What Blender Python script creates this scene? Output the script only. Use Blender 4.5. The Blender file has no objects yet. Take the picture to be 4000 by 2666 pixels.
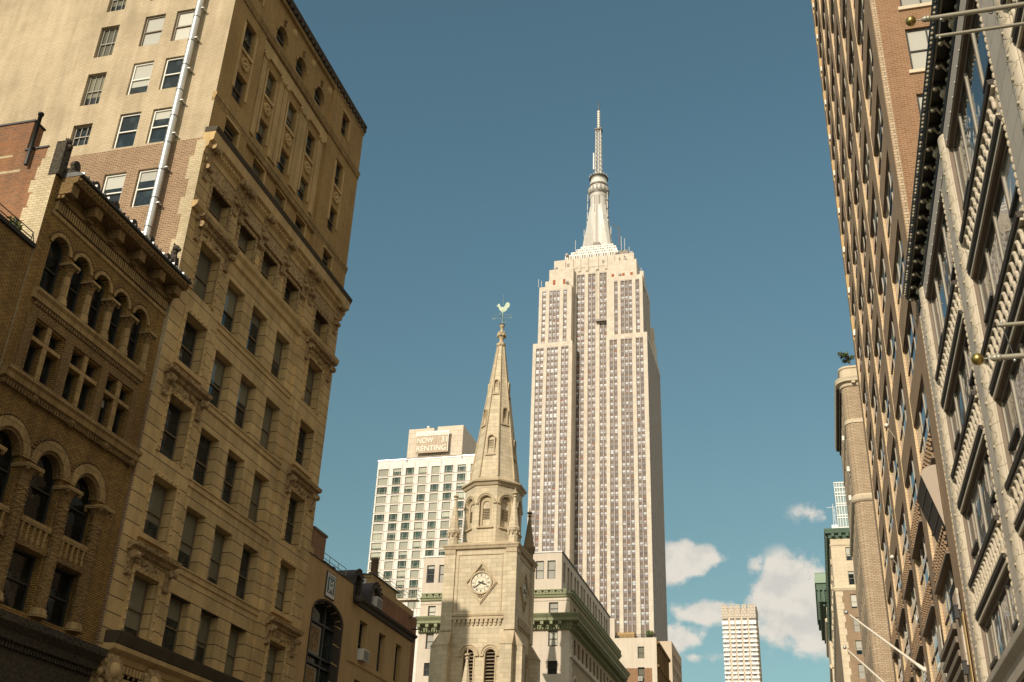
import bpy, bmesh, math, random
from mathutils import Vector, Matrix
random.seed(7)
R = math.radians
scene = bpy.context.scene
col = scene.collection

# ------------------------------------------------------------------ camera
cam_data = bpy.data.cameras.new('camera')
cam_data.sensor_width = 36.0
cam_data.lens = 36.0 * 4257.3 / 4000.0
cam_data.clip_start = 0.1
cam_data.clip_end = 6000.0
cam = bpy.data.objects.new('camera', cam_data)
col.objects.link(cam)
def aim(pitch, roll, yaw):
    c, s = math.cos, math.sin
    fw = Vector((s(yaw)*c(pitch), c(yaw)*c(pitch), s(pitch)))
    r0 = Vector((c(yaw), -s(yaw), 0)); u0 = r0.cross(fw)
    r = c(roll)*r0 + s(roll)*u0; u = -s(roll)*r0 + c(roll)*u0
    m = Matrix((r, u, -fw)).transposed()
    return m.to_4x4()
cam.matrix_world = Matrix.Translation((0, 0, 1.7)) @ aim(0.486851, 0.0422428, -0.277435)
scene.camera = cam

# ------------------------------------------------------------------ view
scene.view_settings.view_transform = 'Standard'
scene.view_settings.look = 'None'
scene.view_settings.exposure = 0.0
scene.view_settings.gamma = 1.0
scene.view_settings.use_curve_mapping = False
scene.cycles.use_denoising = True
scene.cycles.max_bounces = 6
scene.cycles.diffuse_bounces = 4
scene.cycles.glossy_bounces = 3
scene.cycles.transmission_bounces = 4
scene.cycles.sample_clamp_indirect = 6.0

# ------------------------------------------------------------------ sun and sky
SUN_EL, SUN_AZ = R(26.5), R(198.0)          # azimuth clockwise from the street axis (+Y)
sun_dir = Vector((math.sin(SUN_AZ)*math.cos(SUN_EL), math.cos(SUN_AZ)*math.cos(SUN_EL), math.sin(SUN_EL)))
sl = bpy.data.lights.new('sun', 'SUN')
sl.energy = 4.0
sl.angle = R(0.55)
sl.color = (1.0, 0.885, 0.73)
sun = bpy.data.objects.new('sun', sl)
col.objects.link(sun)
sun.rotation_euler = sun_dir.to_track_quat('Z', 'Y').to_euler()

class NT:
    def __init__(self, tree):
        self.t = tree; self.n = tree.nodes; self.l = tree.links
    def add(self, kind, **kw):
        nd = self.n.new(kind)
        for k, v in kw.items():
            if hasattr(nd, k): setattr(nd, k, v)
            else: self.put(nd.inputs[k], v)
        return nd
    def put(self, sock, v):
        if isinstance(v, bpy.types.NodeSocket): self.l.new(v, sock)
        elif v is not None:
            if hasattr(sock, 'default_value'):
                if hasattr(sock.default_value, '__len__') and not hasattr(v, '__len__'): v = [v]*len(sock.default_value)
                if hasattr(v, '__len__') and len(v) == 3 and len(sock.default_value) == 4: v = (*v, 1)
            sock.default_value = v
    def math(self, op, a, b=None, c=None, clamp=False):
        nd = self.n.new('ShaderNodeMath'); nd.operation = op; nd.use_clamp = clamp
        for i, v in enumerate((a, b, c)):
            if v is not None: self.put(nd.inputs[i], v)
        return nd.outputs[0]
    def vmath(self, op, a, b=None):
        nd = self.n.new('ShaderNodeVectorMath'); nd.operation = op
        self.put(nd.inputs[0], a)
        if b is not None: self.put(nd.inputs[1], b)
        return nd.outputs['Value' if op in ('DOT_PRODUCT', 'LENGTH', 'DISTANCE') else 'Vector']
    def mix(self, f, a, b, blend='MIX'):
        nd = self.n.new('ShaderNodeMix'); nd.data_type = 'RGBA'; nd.blend_type = blend
        self.put(nd.inputs[0], f); self.put(nd.inputs[6], a); self.put(nd.inputs[7], b)
        return nd.outputs[2]
    def ramp(self, f, a, b):
        nd = self.n.new('ShaderNodeMapRange'); nd.interpolation_type = 'SMOOTHSTEP'
        self.put(nd.inputs[0], f); self.put(nd.inputs[1], a); self.put(nd.inputs[2], b)
        return nd.outputs[0]
    def noise(self, vec, scale, detail=3.0, rough=0.55):
        nd = self.n.new('ShaderNodeTexNoise')
        self.put(nd.inputs['Vector'], vec); nd.inputs['Scale'].default_value = scale
        nd.inputs['Detail'].default_value = detail; nd.inputs['Roughness'].default_value = rough
        return nd.outputs['Fac']
    def comb(self, x, y, z):
        nd = self.n.new('ShaderNodeCombineXYZ')
        for i, v in enumerate((x, y, z)): self.put(nd.inputs[i], v)
        return nd.outputs[0]
    def sep(self, v):
        nd = self.n.new('ShaderNodeSeparateXYZ'); self.put(nd.inputs[0], v); return nd.outputs

world = bpy.data.worlds.new('World')
scene.world = world
world.use_nodes = True
w = NT(world.node_tree); w.n.clear()
sky = w.add('ShaderNodeTexSky', sky_type='NISHITA', sun_disc=False)
sky.sun_elevation = SUN_EL; sky.sun_rotation = SUN_AZ
sky.altitude = 0; sky.air_density = 1.0; sky.dust_density = 1.2; sky.ozone_density = 1.0
gen = w.add('ShaderNodeTexCoord').outputs['Generated']
hs = w.add('ShaderNodeHueSaturation'); w.put(hs.inputs['Hue'], 0.483); w.put(hs.inputs['Saturation'], 0.80)
w.put(hs.inputs['Value'], 1.0); w.put(hs.inputs['Color'], sky.outputs[0])
skyc = w.mix(1.0, hs.outputs[0], (0.755, 1.035, 1.03, 1), 'MULTIPLY')
skyc = w.mix(1.0, skyc, w.mix(w.ramp(w.sep(gen)[2], 0.20, 0.62), (0.98, 0.905, 0.80, 1), (1, 1, 1, 1)), 'MULTIPLY')
# fair-weather clouds: patches of noise in the sky's own directions, low over the avenue
def cdir(x, y, z): return Vector((x, y, z)).normalized()
dirn = w.vmath('NORMALIZE', gen)
warp = w.noise(dirn, 16.0, 3.0, 0.55)
n1 = w.noise(dirn, 24.0, 9.0, 0.60)
n2 = w.noise(w.vmath('ADD', dirn, (0.006, 0.004, -0.012)), 24.0, 6.0, 0.58)
clouds = None
sx, sy, sz = w.sep(dirn)
for x0, z0, rx, rz, k in ((-.108, .285, .032, .018, 1.0), (-.088, .291, .020, .010, .8), (-.008, .250, .040, .036, 1.15), (-.026, .266, .020, .020, .9),
                          (-.042, .279, .010, .009, .50), (-.088, .244, .028, .012, .95), (-.112, .221, .028, .014, .95), (-.100, .207, .020, .007, .6),
                          (.011, .321, .014, .008, .34)):
    ax = w.math('MULTIPLY', w.math('SUBTRACT', sx, x0), 1/rx); az = w.math('MULTIPLY', w.math('SUBTRACT', sz, z0), 1/rz)
    r2 = w.math('ADD', w.math('MULTIPLY', ax, ax), w.math('MULTIPLY', az, az))
    b = w.math('MULTIPLY', w.math('SUBTRACT', 1.0, w.math('SQRT', r2)), k)
    b = w.math('ADD', b, w.math('MULTIPLY', k, 0.25))
    clouds = b if clouds is None else w.math('MAXIMUM', clouds, b)
clouds = w.math('SUBTRACT', w.math('MULTIPLY', w.math('ADD', clouds, 1.0), w.ramp(sy, 0.3, 0.5)), 1.0)
dens = w.math('ADD', clouds, w.math('MULTIPLY', w.math('SUBTRACT', n1, 0.5), 2.6))
dens = w.math('ADD', dens, w.math('MULTIPLY', w.math('SUBTRACT', warp, 0.5), 2.2))
alpha = w.math('MULTIPLY', w.ramp(dens, 0.0, 0.50), w.ramp(clouds, -0.30, 0.22))
lit = w.ramp(w.math('SUBTRACT', n1, n2), -0.14, 0.08)
cloudc = w.mix(lit, (6.5, 6.25, 5.7, 1), (8.0, 7.4, 6.5, 1))
final = w.mix(w.math('MULTIPLY', alpha, 0.95), skyc, cloudc)
# unseen bright clouds added behind and east of the camera to fill shaded facades
away = w.ramp(w.vmath('DOT_PRODUCT', dirn, tuple(Vector((0.55, -0.70, 0.45)).normalized())), 0.05, 0.40)
field = w.noise(w.vmath('DIVIDE', dirn, w.comb(w.math('ADD', w.math('ABSOLUTE', sz), 0.25), w.math('ADD', w.math('ABSOLUTE', sz), 0.25), 1.0)), 3.2, 7.0, 0.55)
cover = w.math('MULTIPLY', w.math('MULTIPLY', w.ramp(field, 0.36, 0.52), away), w.ramp(sz, 0.02, 0.12))
final = w.mix(w.math('MULTIPLY', cover, 0.9), final, (10.2, 9.1, 7.3, 1))
bg = w.add('ShaderNodeBackground'); w.put(bg.inputs['Color'], final); bg.inputs['Strength'].default_value = 0.10
wo = w.add('ShaderNodeOutputWorld'); w.l.new(bg.outputs[0], wo.inputs['Surface'])

# ------------------------------------------------------------------ materials (procedural, in world metres)
def newmat(name):
    m = bpy.data.materials.new(name); m.use_nodes = True
    t = NT(m.node_tree)
    b = m.node_tree.nodes['Principled BSDF']
    return m, t, b
def wall_vec(t):
    pos = t.add('ShaderNodeNewGeometry').outputs['Position']
    x, y, z = t.sep(pos)
    return pos, t.math('ADD', x, y), z
def weather(t, colr, pos, s, z, amt=0.25, scale=0.35):
    big = t.noise(pos, scale, 5.0, 0.6)
    streak = t.noise(t.comb(t.math('MULTIPLY', s, 2.2), t.math('MULTIPLY', z, 0.16), 0.0), 1.0, 4.0, 0.65)
    k = t.math('ADD', t.math('MULTIPLY', big, 0.6), t.math('MULTIPLY', streak, 0.6))
    k = t.ramp(k, 0.38, 0.82)
    return t.mix(k, t.mix(1.0, colr, (1-amt, 1-amt*1.05, 1-amt*1.1, 1), 'MULTIPLY'), colr)
def bump(t, b, h, strength=0.4, dist=0.02):
    bp = t.add('ShaderNodeBump'); bp.inputs['Strength'].default_value = strength; bp.inputs['Distance'].default_value = dist
    t.put(bp.inputs['Height'], h); t.l.new(bp.outputs[0], b.inputs['Normal'])
def brick(name, c1, c2, mortar, bw=0.26, bh=0.085, amt=0.25, mw=0.012, patch=None, rough=0.9):
    m, t, b = newmat(name)
    pos, s, z = wall_vec(t)
    vec = t.comb(s, z, 0.0)
    br = t.add('ShaderNodeTexBrick'); br.offset = 0.5
    t.put(br.inputs['Vector'], vec); br.inputs['Scale'].default_value = 1.0
    br.inputs['Brick Width'].default_value = bw; br.inputs['Row Height'].default_value = bh
    br.inputs['Mortar Size'].default_value = mw; br.inputs['Mortar Smooth'].default_value = 0.3; br.inputs['Bias'].default_value = -0.1
    t.put(br.inputs['Color1'], c1); t.put(br.inputs['Color2'], c2); t.put(br.inputs['Mortar'], mortar)
    cc = br.outputs['Color']
    if patch:
        n = t.ramp(t.noise(pos, 0.55, 5.0, 0.62), 0.50, 0.62)
        cc = t.mix(t.math('MULTIPLY', n, 0.55), cc, t.mix(0.5, cc, patch))
    cc = weather(t, cc, pos, s, z, amt)
    t.put(b.inputs['Base Color'], cc); b.inputs['Roughness'].default_value = rough
    bump(t, b, t.math('MULTIPLY', br.outputs['Fac'], -1.0), 0.5, 0.01)
    return m
def stone(name, c, var=0.18, amt=0.25, bw=None, bh=None, joint=None, jw=0.02, rough=0.85, grain=0.25, carve=0.0, carve_scale=6.0):
    """dressed stone: optional joints (bw None = only bed joints), optional carved relief"""
    m, t, b = newmat(name)
    pos, s, z = wall_vec(t)
    cc = t.mix(t.noise(pos, 1.3, 5.0, 0.6), tuple(v*(1-var) for v in c), tuple(min(1, v*(1+var)) for v in c))
    h = t.math('MULTIPLY', t.noise(pos, 26.0, 3.0, 0.6), grain)
    if bh:
        vec = t.comb(s, z, 0.0)
        br = t.add('ShaderNodeTexBrick'); br.offset = 0.5
        t.put(br.inputs['Vector'], vec); br.inputs['Scale'].default_value = 1.0
        br.inputs['Brick Width'].default_value = bw or 400.0; br.inputs['Row Height'].default_value = bh
        br.inputs['Mortar Size'].default_value = jw; br.inputs['Mortar Smooth'].default_value = 0.2; br.inputs['Bias'].default_value = 0.0
        t.put(br.inputs['Color1'], (0, 0, 0, 1)); t.put(br.inputs['Color2'], (1, 1, 1, 1)); t.put(br.inputs['Mortar'], (0.5, 0.5, 0.5, 1))
        tone = t.mix(br.outputs['Color'], (1-var*.6,)*3 + (1,), (1+var*.4,)*3 + (1,))
        if bw: cc = t.mix(1.0, cc, tone, 'MULTIPLY')
        else:
            wn = t.add('ShaderNodeTexWhiteNoise'); wn.noise_dimensions = '2D'
            row = t.math('FLOOR', t.math('DIVIDE', z, bh))
            t.put(wn.inputs['Vector'], t.comb(t.math('FLOOR', t.math('ADD', t.math('DIVIDE', s, 1.35), t.math('MULTIPLY', row, .37))), row, 0.0))
            cc = t.mix(1.0, cc, t.mix(wn.outputs['Value'], (.86, .86, .85, 1), (1.08, 1.07, 1.05, 1)), 'MULTIPLY')
        cc = t.mix(br.outputs['Fac'], cc, joint or tuple(v*.35 for v in c))
        h = t.math('SUBTRACT', h, t.math('MULTIPLY', br.outputs['Fac'], 1.0))
    if carve:
        v = t.add('ShaderNodeTexVoronoi'); v.feature = 'SMOOTH_F1'
        t.put(v.inputs['Vector'], pos); v.inputs['Scale'].default_value = carve_scale
        wv = t.noise(pos, carve_scale*1.4, 3.0, 0.5)
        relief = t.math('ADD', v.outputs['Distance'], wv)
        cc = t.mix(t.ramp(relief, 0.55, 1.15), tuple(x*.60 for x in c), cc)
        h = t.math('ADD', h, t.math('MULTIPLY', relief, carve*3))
    cc = weather(t, cc, pos, s, z, amt)
    t.put(b.inputs['Base Color'], cc); b.inputs['Roughness'].default_value = rough
    bump(t, b, h, 0.55 if not carve else 0.9, 0.02 if not carve else 0.05)
    return m
def plain(name, c, rough=0.6, metal=0.0, var=0.12, nscale=3.0, spec=None):
    m, t, b = newmat(name)
    pos = t.add('ShaderNodeNewGeometry').outputs['Position']
    cc = t.mix(t.noise(pos, nscale, 4.0, 0.6), tuple(v*(1-var) for v in c), tuple(min(1, v*(1+var)) for v in c))
    t.put(b.inputs['Base Color'], cc); b.inputs['Roughness'].default_value = rough; b.inputs['Metallic'].default_value = metal
    if spec is not None: b.inputs['Specular IOR Level'].default_value = spec
    return m
def glass(name, dark=(0.012, 0.016, 0.016), blind=(0.42, 0.40, 0.33), prob=0.5, rough=0.04, full=0.2, spec=0.5, wavy=0.02):
    """a pane seen by day: a dark room with, per window, a blind drawn part way down behind it"""
    m, t, b = newmat(name)
    rnd = t.add('ShaderNodeObjectInfo').outputs['Random']
    g = t.add('ShaderNodeTexCoord').outputs['Generated']
    gx, gy, gz = t.sep(g)
    r2 = t.math('FRACT', t.math('MULTIPLY', rnd, 17.31)); r3 = t.math('FRACT', t.math('MULTIPLY', rnd, 41.7))
    has = t.math('LESS_THAN', rnd, prob)
    low = t.math('MULTIPLY', t.math('SUBTRACT', 1.0, r2), 0.9)
    low = t.math('MULTIPLY', low, t.math('GREATER_THAN', r3, full))
    k = t.math('MULTIPLY', has, t.math('GREATER_THAN', gz, low))
    tone = t.mix(r3, tuple(v*.55 for v in blind), blind)
    room = t.mix(t.ramp(t.noise(t.vmath('ADD', t.vmath('MULTIPLY', g, (2.0, 2.0, 2.6)), t.comb(t.math('MULTIPLY', rnd, 50), 0, 0)), 1.2, 3.0), 0.45, 0.75), dark, tuple(v*3.2 for v in dark))
    t.put(b.inputs['Base Color'], t.mix(k, room, tone))
    b.inputs['Roughness'].default_value = rough; b.inputs['Specular IOR Level'].default_value = spec
    if spec > .7: b.inputs['IOR'].default_value = 1.85
    if wavy:
        pos = t.add('ShaderNodeNewGeometry').outputs['Position']
        bump(t, b, t.noise(pos, 0.9, 2.0, 0.5), wavy, 0.6)
    return m

MT = {}
# left street wall
MT['cream_brick'] = brick('cream_brick', (.63, .515, .345), (.57, .46, .30), (.45, .35, .225), bw=.24, bh=.095, amt=.30, patch=(.40, .315, .195))
MT['brown_brick'] = brick('brown_brick', (.235, .128, .066), (.34, .20, .105), (.47, .37, .25), bw=.26, bh=.10, amt=.22, mw=.016)
MT['buff_brick'] = brick('buff_brick', (.55, .355, .135), (.46, .295, .105), (.25, .155, .055), bw=.24, bh=.085, amt=.30, mw=.014)
MT['limestone'] = stone('limestone', (.64, .455, .21), bw=None, bh=.585, jw=.02, joint=(.08, .05, .025), amt=.36, var=.22)
MT['limestone_plain'] = stone('limestone_plain', (.62, .435, .20), amt=.36, var=.22)
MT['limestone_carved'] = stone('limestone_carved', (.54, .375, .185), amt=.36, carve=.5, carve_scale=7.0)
MT['soot_stone'] = stone('soot_stone', (.075, .055, .032), amt=.3, var=.4)
MT['gold_brick'] = brick('gold_brick', (.42, .25, .065), (.27, .155, .042), (.07, .045, .015), bw=.24, bh=.08, amt=.45, mw=.014)
MT['sandstone'] = stone('sandstone', (.42, .28, .115), bw=.42, bh=.4, jw=.012, amt=.4)
MT['sandstone_carved'] = stone('sandstone_carved', (.33, .20, .07), amt=.4, carve=.6, carve_scale=17.0)
MT['dark_carved'] = stone('dark_carved', (.075, .058, .036), amt=.3, carve=.6, carve_scale=8.0)
MT['red_brick'] = brick('red_brick', (.33, .13, .05), (.21, .095, .045), (.30, .21, .13), bw=.26, bh=.10, amt=.35, mw=.013, patch=(.42, .17, .04))
MT['pale_brick'] = brick('pale_brick', (.66, .55, .36), (.54, .44, .27), (.38, .30, .18), bw=.27, bh=.11, amt=.25)
MT['lead'] = plain('lead', (.075, .075, .07), .55, .3, .4)
MT['steel'] = plain('steel', (.55, .55, .53), .42, .75, .3, 1.6)
MT['iron'] = plain('iron', (.018, .017, .015), .5, .0, .3)
MT['white_frame'] = plain('white_frame', (.80, .78, .70), .5)
MT['bronze_frame'] = plain('bronze_frame', (.17, .125, .075), .5)
MT['dark_frame'] = plain('dark_frame', (.035, .032, .026), .5)
MT['grey_frame'] = plain('grey_frame', (.30, .27, .215), .6)
MT['glass_dark'] = glass('glass_dark', prob=.25)
MT['glass_black'] = glass('glass_black', dark=(.006, .007, .006), prob=.08, spec=.35)
MT['glass_blind'] = glass('glass_blind', blind=(.21, .20, .14), prob=.62)
MT['glass_bright'] = glass('glass_bright', blind=(.62, .60, .52), prob=.8, full=.35)
MT['stucco'] = stone('stucco', (.52, .35, .155), amt=.22, var=.14, grain=.5)
MT['slate'] = plain('slate', (.06, .05, .05), .65, 0, .35, 6.0)
MT['ac_metal'] = plain('ac_metal', (.60, .57, .50), .5, 0, .15)
MT['leaf'] = plain('leaf', (.15, .19, .055), .7, 0, .5, 9.0)
MT['bark'] = plain('bark', (.13, .09, .06), .85, 0, .3, 9.0)
MT['asphalt'] = plain('asphalt', (.05, .05, .048), .9, 0, .3, 1.2)
MT['concrete'] = stone('concrete', (.20, .175, .14), bw=1.5, bh=1.5, jw=.012, amt=.2)
# middle distance
MT['church_stone'] = stone('church_stone', (.64, .545, .385), bw=.95, bh=.40, jw=.012, joint=(.47, .375, .24), amt=.20, var=.20)
MT['church_trim'] = stone('church_trim', (.57, .465, .31), amt=.3, var=.2)
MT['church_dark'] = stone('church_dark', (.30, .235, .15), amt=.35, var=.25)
MT['clock_white'] = plain('clock_white', (.70, .63, .48), .6, 0, .04)
MT['verdigris'] = plain('verdigris', (.27, .36, .27), .7, 0, .2, 4.0)
MT['verdigris_pale'] = plain('verdigris_pale', (.56, .66, .50), .6, 0, .2, 3.0)
MT['green_cornice'] = plain('green_cornice', (.27, .285, .165), .7, 0, .3, 2.0)
MT['copper_green'] = plain('copper_green', (.075, .125, .085), .7, 0, .3, 1.0)
MT['white_wall'] = stone('white_wall', (.66, .575, .47), amt=.16, var=.06, grain=.2)
MT['white_brick'] = brick('white_brick', (.50, .40, .27), (.42, .33, .22), (.36, .28, .18), bw=.4, bh=.18, amt=.25)
MT['panel_white'] = stone('panel_white', (.68, .65, .59), bw=1.5, bh=2.48, jw=.03, joint=(.5, .46, .40), amt=.10, var=.06, rough=.5)
MT['panel_buff'] = stone('panel_buff', (.69, .59, .47), bw=2.2, bh=1.5, jw=.04, joint=(.47, .38, .28), amt=.12, var=.06)
MT['sign_buff'] = stone('sign_buff', (.58, .465, .345), amt=.3, var=.12)
MT['sign_white'] = plain('sign_white', (.88, .83, .72), .6, 0, .04)
MT['sign_grey'] = plain('sign_grey', (.50, .46, .38), .6)
MT['tower_glass'] = glass('tower_glass', dark=(.022, .045, .035), blind=(.50, .50, .40), prob=.55, full=.55)
MT['tower_stone'] = stone('tower_stone', (.71, .625, .515), bw=1.9, bh=1.2, jw=.04, joint=(.55, .48, .40), amt=.22, var=.10)
MT['tower_steel'] = plain('tower_steel', (.47, .42, .395), .6, .0, .08)
MT['tower_spandrel'] = plain('tower_spandrel', (.30, .225, .155), .6, .0, .25, .8)
MT['mast_steel'] = plain('mast_steel', (.64, .61, .55), .5, .1, .12, .4)
MT['mast_dark'] = plain('mast_dark', (.13, .11, .085), .5, .2, .3, .6)
MT['mech'] = plain('mech', (.32, .09, .03), .8, 0, .3, .3)
MT['tan_panel'] = stone('tan_panel', (.58, .47, .355), amt=.1, var=.06)
# right street wall
MT['terracotta'] = stone('terracotta', (.63, .54, .405), bw=1.3, bh=.62, jw=.012, joint=(.36, .30, .20), amt=.18, var=.08, rough=.5)
MT['terracotta_grey'] = stone('terracotta_grey', (.58, .505, .41), bw=None, bh=.72, jw=.014, joint=(.32, .27, .2), amt=.15, var=.06, rough=.55)
MT['terracotta_carved'] = stone('terracotta_carved', (.57, .485, .35), amt=.15, var=.1, carve=.12, carve_scale=14.0)
MT['cornice_iron'] = plain('cornice_iron', (.030, .025, .017), .55, 0, .35, 5.0)
MT['cornice_gilt'] = plain('cornice_gilt', (.36, .31, .21), .5, 0, .35, 7.0)
MT['fascia'] = plain('fascia', (.47, .41, .345), .6, 0, .08)
MT['taupe_frame'] = plain('taupe_frame', (.20, .15, .105), .6, 0, .12)
MT['cream_frame'] = plain('cream_frame', (.40, .37, .29), .5, 0, .06)
MT['window_glass'] = glass('window_glass', dark=(.02, .022, .018), prob=.0, rough=.02, spec=.9, wavy=.012)
MT['window_glass_b'] = glass('window_glass_b', dark=(.02, .022, .02), blind=(.45, .43, .36), prob=.6, rough=.03, spec=.8)
MT['taupe_brick'] = brick('taupe_brick', (.41, .275, .165), (.345, .225, .13), (.27, .18, .105), bw=.24, bh=.09, amt=.18)
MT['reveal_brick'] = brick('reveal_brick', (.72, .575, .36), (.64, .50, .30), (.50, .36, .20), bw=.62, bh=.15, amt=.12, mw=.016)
MT['dark_cap'] = plain('dark_cap', (.05, .038, .026), .7)
MT['rust_frame'] = plain('rust_frame', (.42, .15, .04), .6, 0, .3)
MT['side_brick'] = brick('side_brick', (.25, .12, .058), (.32, .175, .09), (.36, .245, .145), bw=.30, bh=.115, amt=.2, mw=.018)
MT['soft_brick'] = brick('soft_brick', (.56, .435, .29), (.44, .325, .21), (.24, .17, .11), bw=.42, bh=.155, amt=.15, mw=.022)
MT['pole_paint'] = plain('pole_paint', (.36, .33, .25), .4, .25, .15)
MT['pole_white'] = plain('pole_white', (.74, .68, .58), .45, .1, .1)
MT['gilt'] = plain('gilt', (.50, .36, .11), .28, .9, .12)
MT['limestone_cream'] = stone('limestone_cream', (.68, .57, .41), bw=1.2, bh=.62, jw=.012, joint=(.52, .43, .3), amt=.12, var=.08)
MT['tan_brick'] = brick('tan_brick', (.36, .25, .155), (.30, .205, .125), (.30, .22, .15), bw=.5, bh=.2, amt=.2)
MT['glass_tower'] = plain('glass_tower', (.30, .38, .38), .1, .2, .2, .2)
MT['awning_metal'] = plain('awning_metal', (.40, .325, .25), .6, 0, .05)
MT['ochre'] = plain('ochre', (.52, .36, .15), .7, 0, .15)
# ------------------------------------------------------------------ mesh building
class Fr:
    """a facade plane: s runs along it, z up, d out of it"""
    def __init__(self, kind, c): self.k = kind; self.c = c
    def p(self, s, z, d=0.0):
        if self.k == 'E': return (self.c + d, s, z)
        if self.k == 'W': return (self.c - d, s, z)
        if self.k == 'S': return (s, self.c - d, z)
        if self.k == 'N': return (s, self.c + d, z)
    def rot(self): return {'S': 0.0, 'E': math.pi/2, 'W': -math.pi/2, 'N': math.pi}[self.k]
class MB:
    def __init__(self): self.v = []; self.f = []; self.m = []; self.mats = []; self.sm = set()
    def mi(self, mat):
        if mat not in self.mats: self.mats.append(mat)
        return self.mats.index(mat)
    def face(self, pts, mat, smooth=False):
        i = len(self.v); self.v += [tuple(p) for p in pts]
        self.f.append(tuple(range(i, i+len(pts)))); self.m.append(self.mi(mat))
        if smooth: self.sm.add(len(self.f)-1)
    def grid(self, rows, mat, closed=False, smooth=True):
        i = len(self.v); n = len(rows[0])
        for r in rows: self.v += [tuple(p) for p in r]
        for a in range(len(rows)-1):
            for b in range(n if closed else n-1):
                c = (b+1) % n
                self.f.append((i+a*n+b, i+a*n+c, i+(a+1)*n+c, i+(a+1)*n+b)); self.m.append(self.mi(mat))
                if smooth: self.sm.add(len(self.f)-1)
    def hexa(self, P, mat):
        i = len(self.v); self.v += [tuple(p) for p in P]
        for q in ((0,3,2,1),(4,5,6,7),(0,1,5,4),(1,2,6,5),(2,3,7,6),(3,0,4,7)):
            self.f.append(tuple(i+k for k in q)); self.m.append(self.mi(mat))
    def box(self, x0, x1, y0, y1, z0, z1, mat):
        self.hexa(((x0,y0,z0),(x1,y0,z0),(x1,y1,z0),(x0,y1,z0),(x0,y0,z1),(x1,y0,z1),(x1,y1,z1),(x0,y1,z1)), mat)
    def fbox(self, fr, s0, s1, z0, z1, d0, d1, mat):
        p = fr.p
        self.hexa((p(s0,z0,d0),p(s1,z0,d0),p(s1,z0,d1),p(s0,z0,d1),p(s0,z1,d0),p(s1,z1,d0),p(s1,z1,d1),p(s0,z1,d1)), mat)
    def prism(self, fr, poly, d0, d1, mat):
        """polygon in (s, z), from depth d0 to d1"""
        a = [fr.p(s, z, d0) for s, z in poly]; b = [fr.p(s, z, d1) for s, z in poly]
        self.face(a, mat); self.face(b[::-1], mat)
        for i in range(len(poly)):
            j = (i+1) % len(poly); self.face((a[i], b[i], b[j], a[j]), mat)
    def mould(self, fr, s0, s1, prof, mat, e0=0.0, e1=0.0):
        """profile [(d, z)...] run along s; e0/e1: how far the ends flare with d (mitred returns)"""
        n = len(prof)
        a = [fr.p(s0 - e0*d, z, d) for d, z in prof]; b = [fr.p(s1 + e1*d, z, d) for d, z in prof]
        for i in range(n):
            j = (i+1) % n; self.face((a[i], a[j], b[j], b[i]), mat)
        self.face(a[::-1], mat); self.face(b, mat)
    def lathe(self, prof, c, mat, n=12, axis='z', smooth=True, a0=0.0):
        """profile [(r, h)...] about an axis through c"""
        rows = []
        for r, h in prof:
            row = []
            for k in range(n):
                a = a0 + 2*math.pi*k/n; x, y = r*math.cos(a), r*math.sin(a)
                if axis == 'z': row.append((c[0]+x, c[1]+y, c[2]+h))
                elif axis == 'x': row.append((c[0]+h, c[1]+x, c[2]+y))
                else: row.append((c[0]+x, c[1]+h, c[2]+y))
            rows.append(row)
        self.grid(rows, mat, True, smooth)
        if prof[0][0] > 1e-4: self.face(rows[0][::-1], mat)
        if prof[-1][0] > 1e-4: self.face(rows[-1], mat)
    def tube(self, a, b, r0, mat, r1=None, n=8, smooth=True):
        a, b = Vector(a), Vector(b); d = (b-a).normalized(); r1 = r0 if r1 is None else r1
        u = d.orthogonal().normalized(); v = d.cross(u)
        A = [a + r0*(math.cos(2*math.pi*k/n)*u + math.sin(2*math.pi*k/n)*v) for k in range(n)]
        B = [b + r1*(math.cos(2*math.pi*k/n)*u + math.sin(2*math.pi*k/n)*v) for k in range(n)]
        self.grid([A, B], mat, True, smooth); self.face(A[::-1], mat); self.face(B, mat)
    def ball(self, c, r, mat, n=10, sz=1.0):
        self.lathe([(max(r*math.sin(math.pi*i/n), 1e-5), -r*sz*math.cos(math.pi*i/n)) for i in range(n+1)], c, mat, n=max(8, n+2))
    def wall(self, fr, s0, s1, z0, z1, holes, mat, rev=0.3, d=0.0, rmat=None):
        """wall sheet with openings (s0, s1, z0, z1[, 'arch']) and their reveals; an arch's z1 is its spring line"""
        rmat = rmat or mat
        H = []
        for h in holes:
            top = h[3] + (h[1]-h[0])/2 if len(h) > 4 else h[3]
            H.append((h[0], h[1], h[2], top))
        S = sorted({s0, s1} | {v for h in H for v in h[:2] if s0 < v < s1}); Z = sorted({z0, z1} | {v for h in H for v in h[2:] if z0 < v < z1})
        i0 = len(self.v); idx = {}
        def vi(a, b):
            k = (a, b)
            if k not in idx: idx[k] = len(self.v); self.v.append(fr.p(S[a], Z[b], d))
            return idx[k]
        m = self.mi(mat)
        for b in range(len(Z)-1):
            zc = (Z[b]+Z[b+1])/2; run = None
            for a in range(len(S)-1):
                sc = (S[a]+S[a+1])/2
                if any(h[0] < sc < h[1] and h[2] < zc < h[3] for h in H): continue
                self.f.append((vi(a, b), vi(a+1, b), vi(a+1, b+1), vi(a, b+1))); self.m.append(m)
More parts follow.
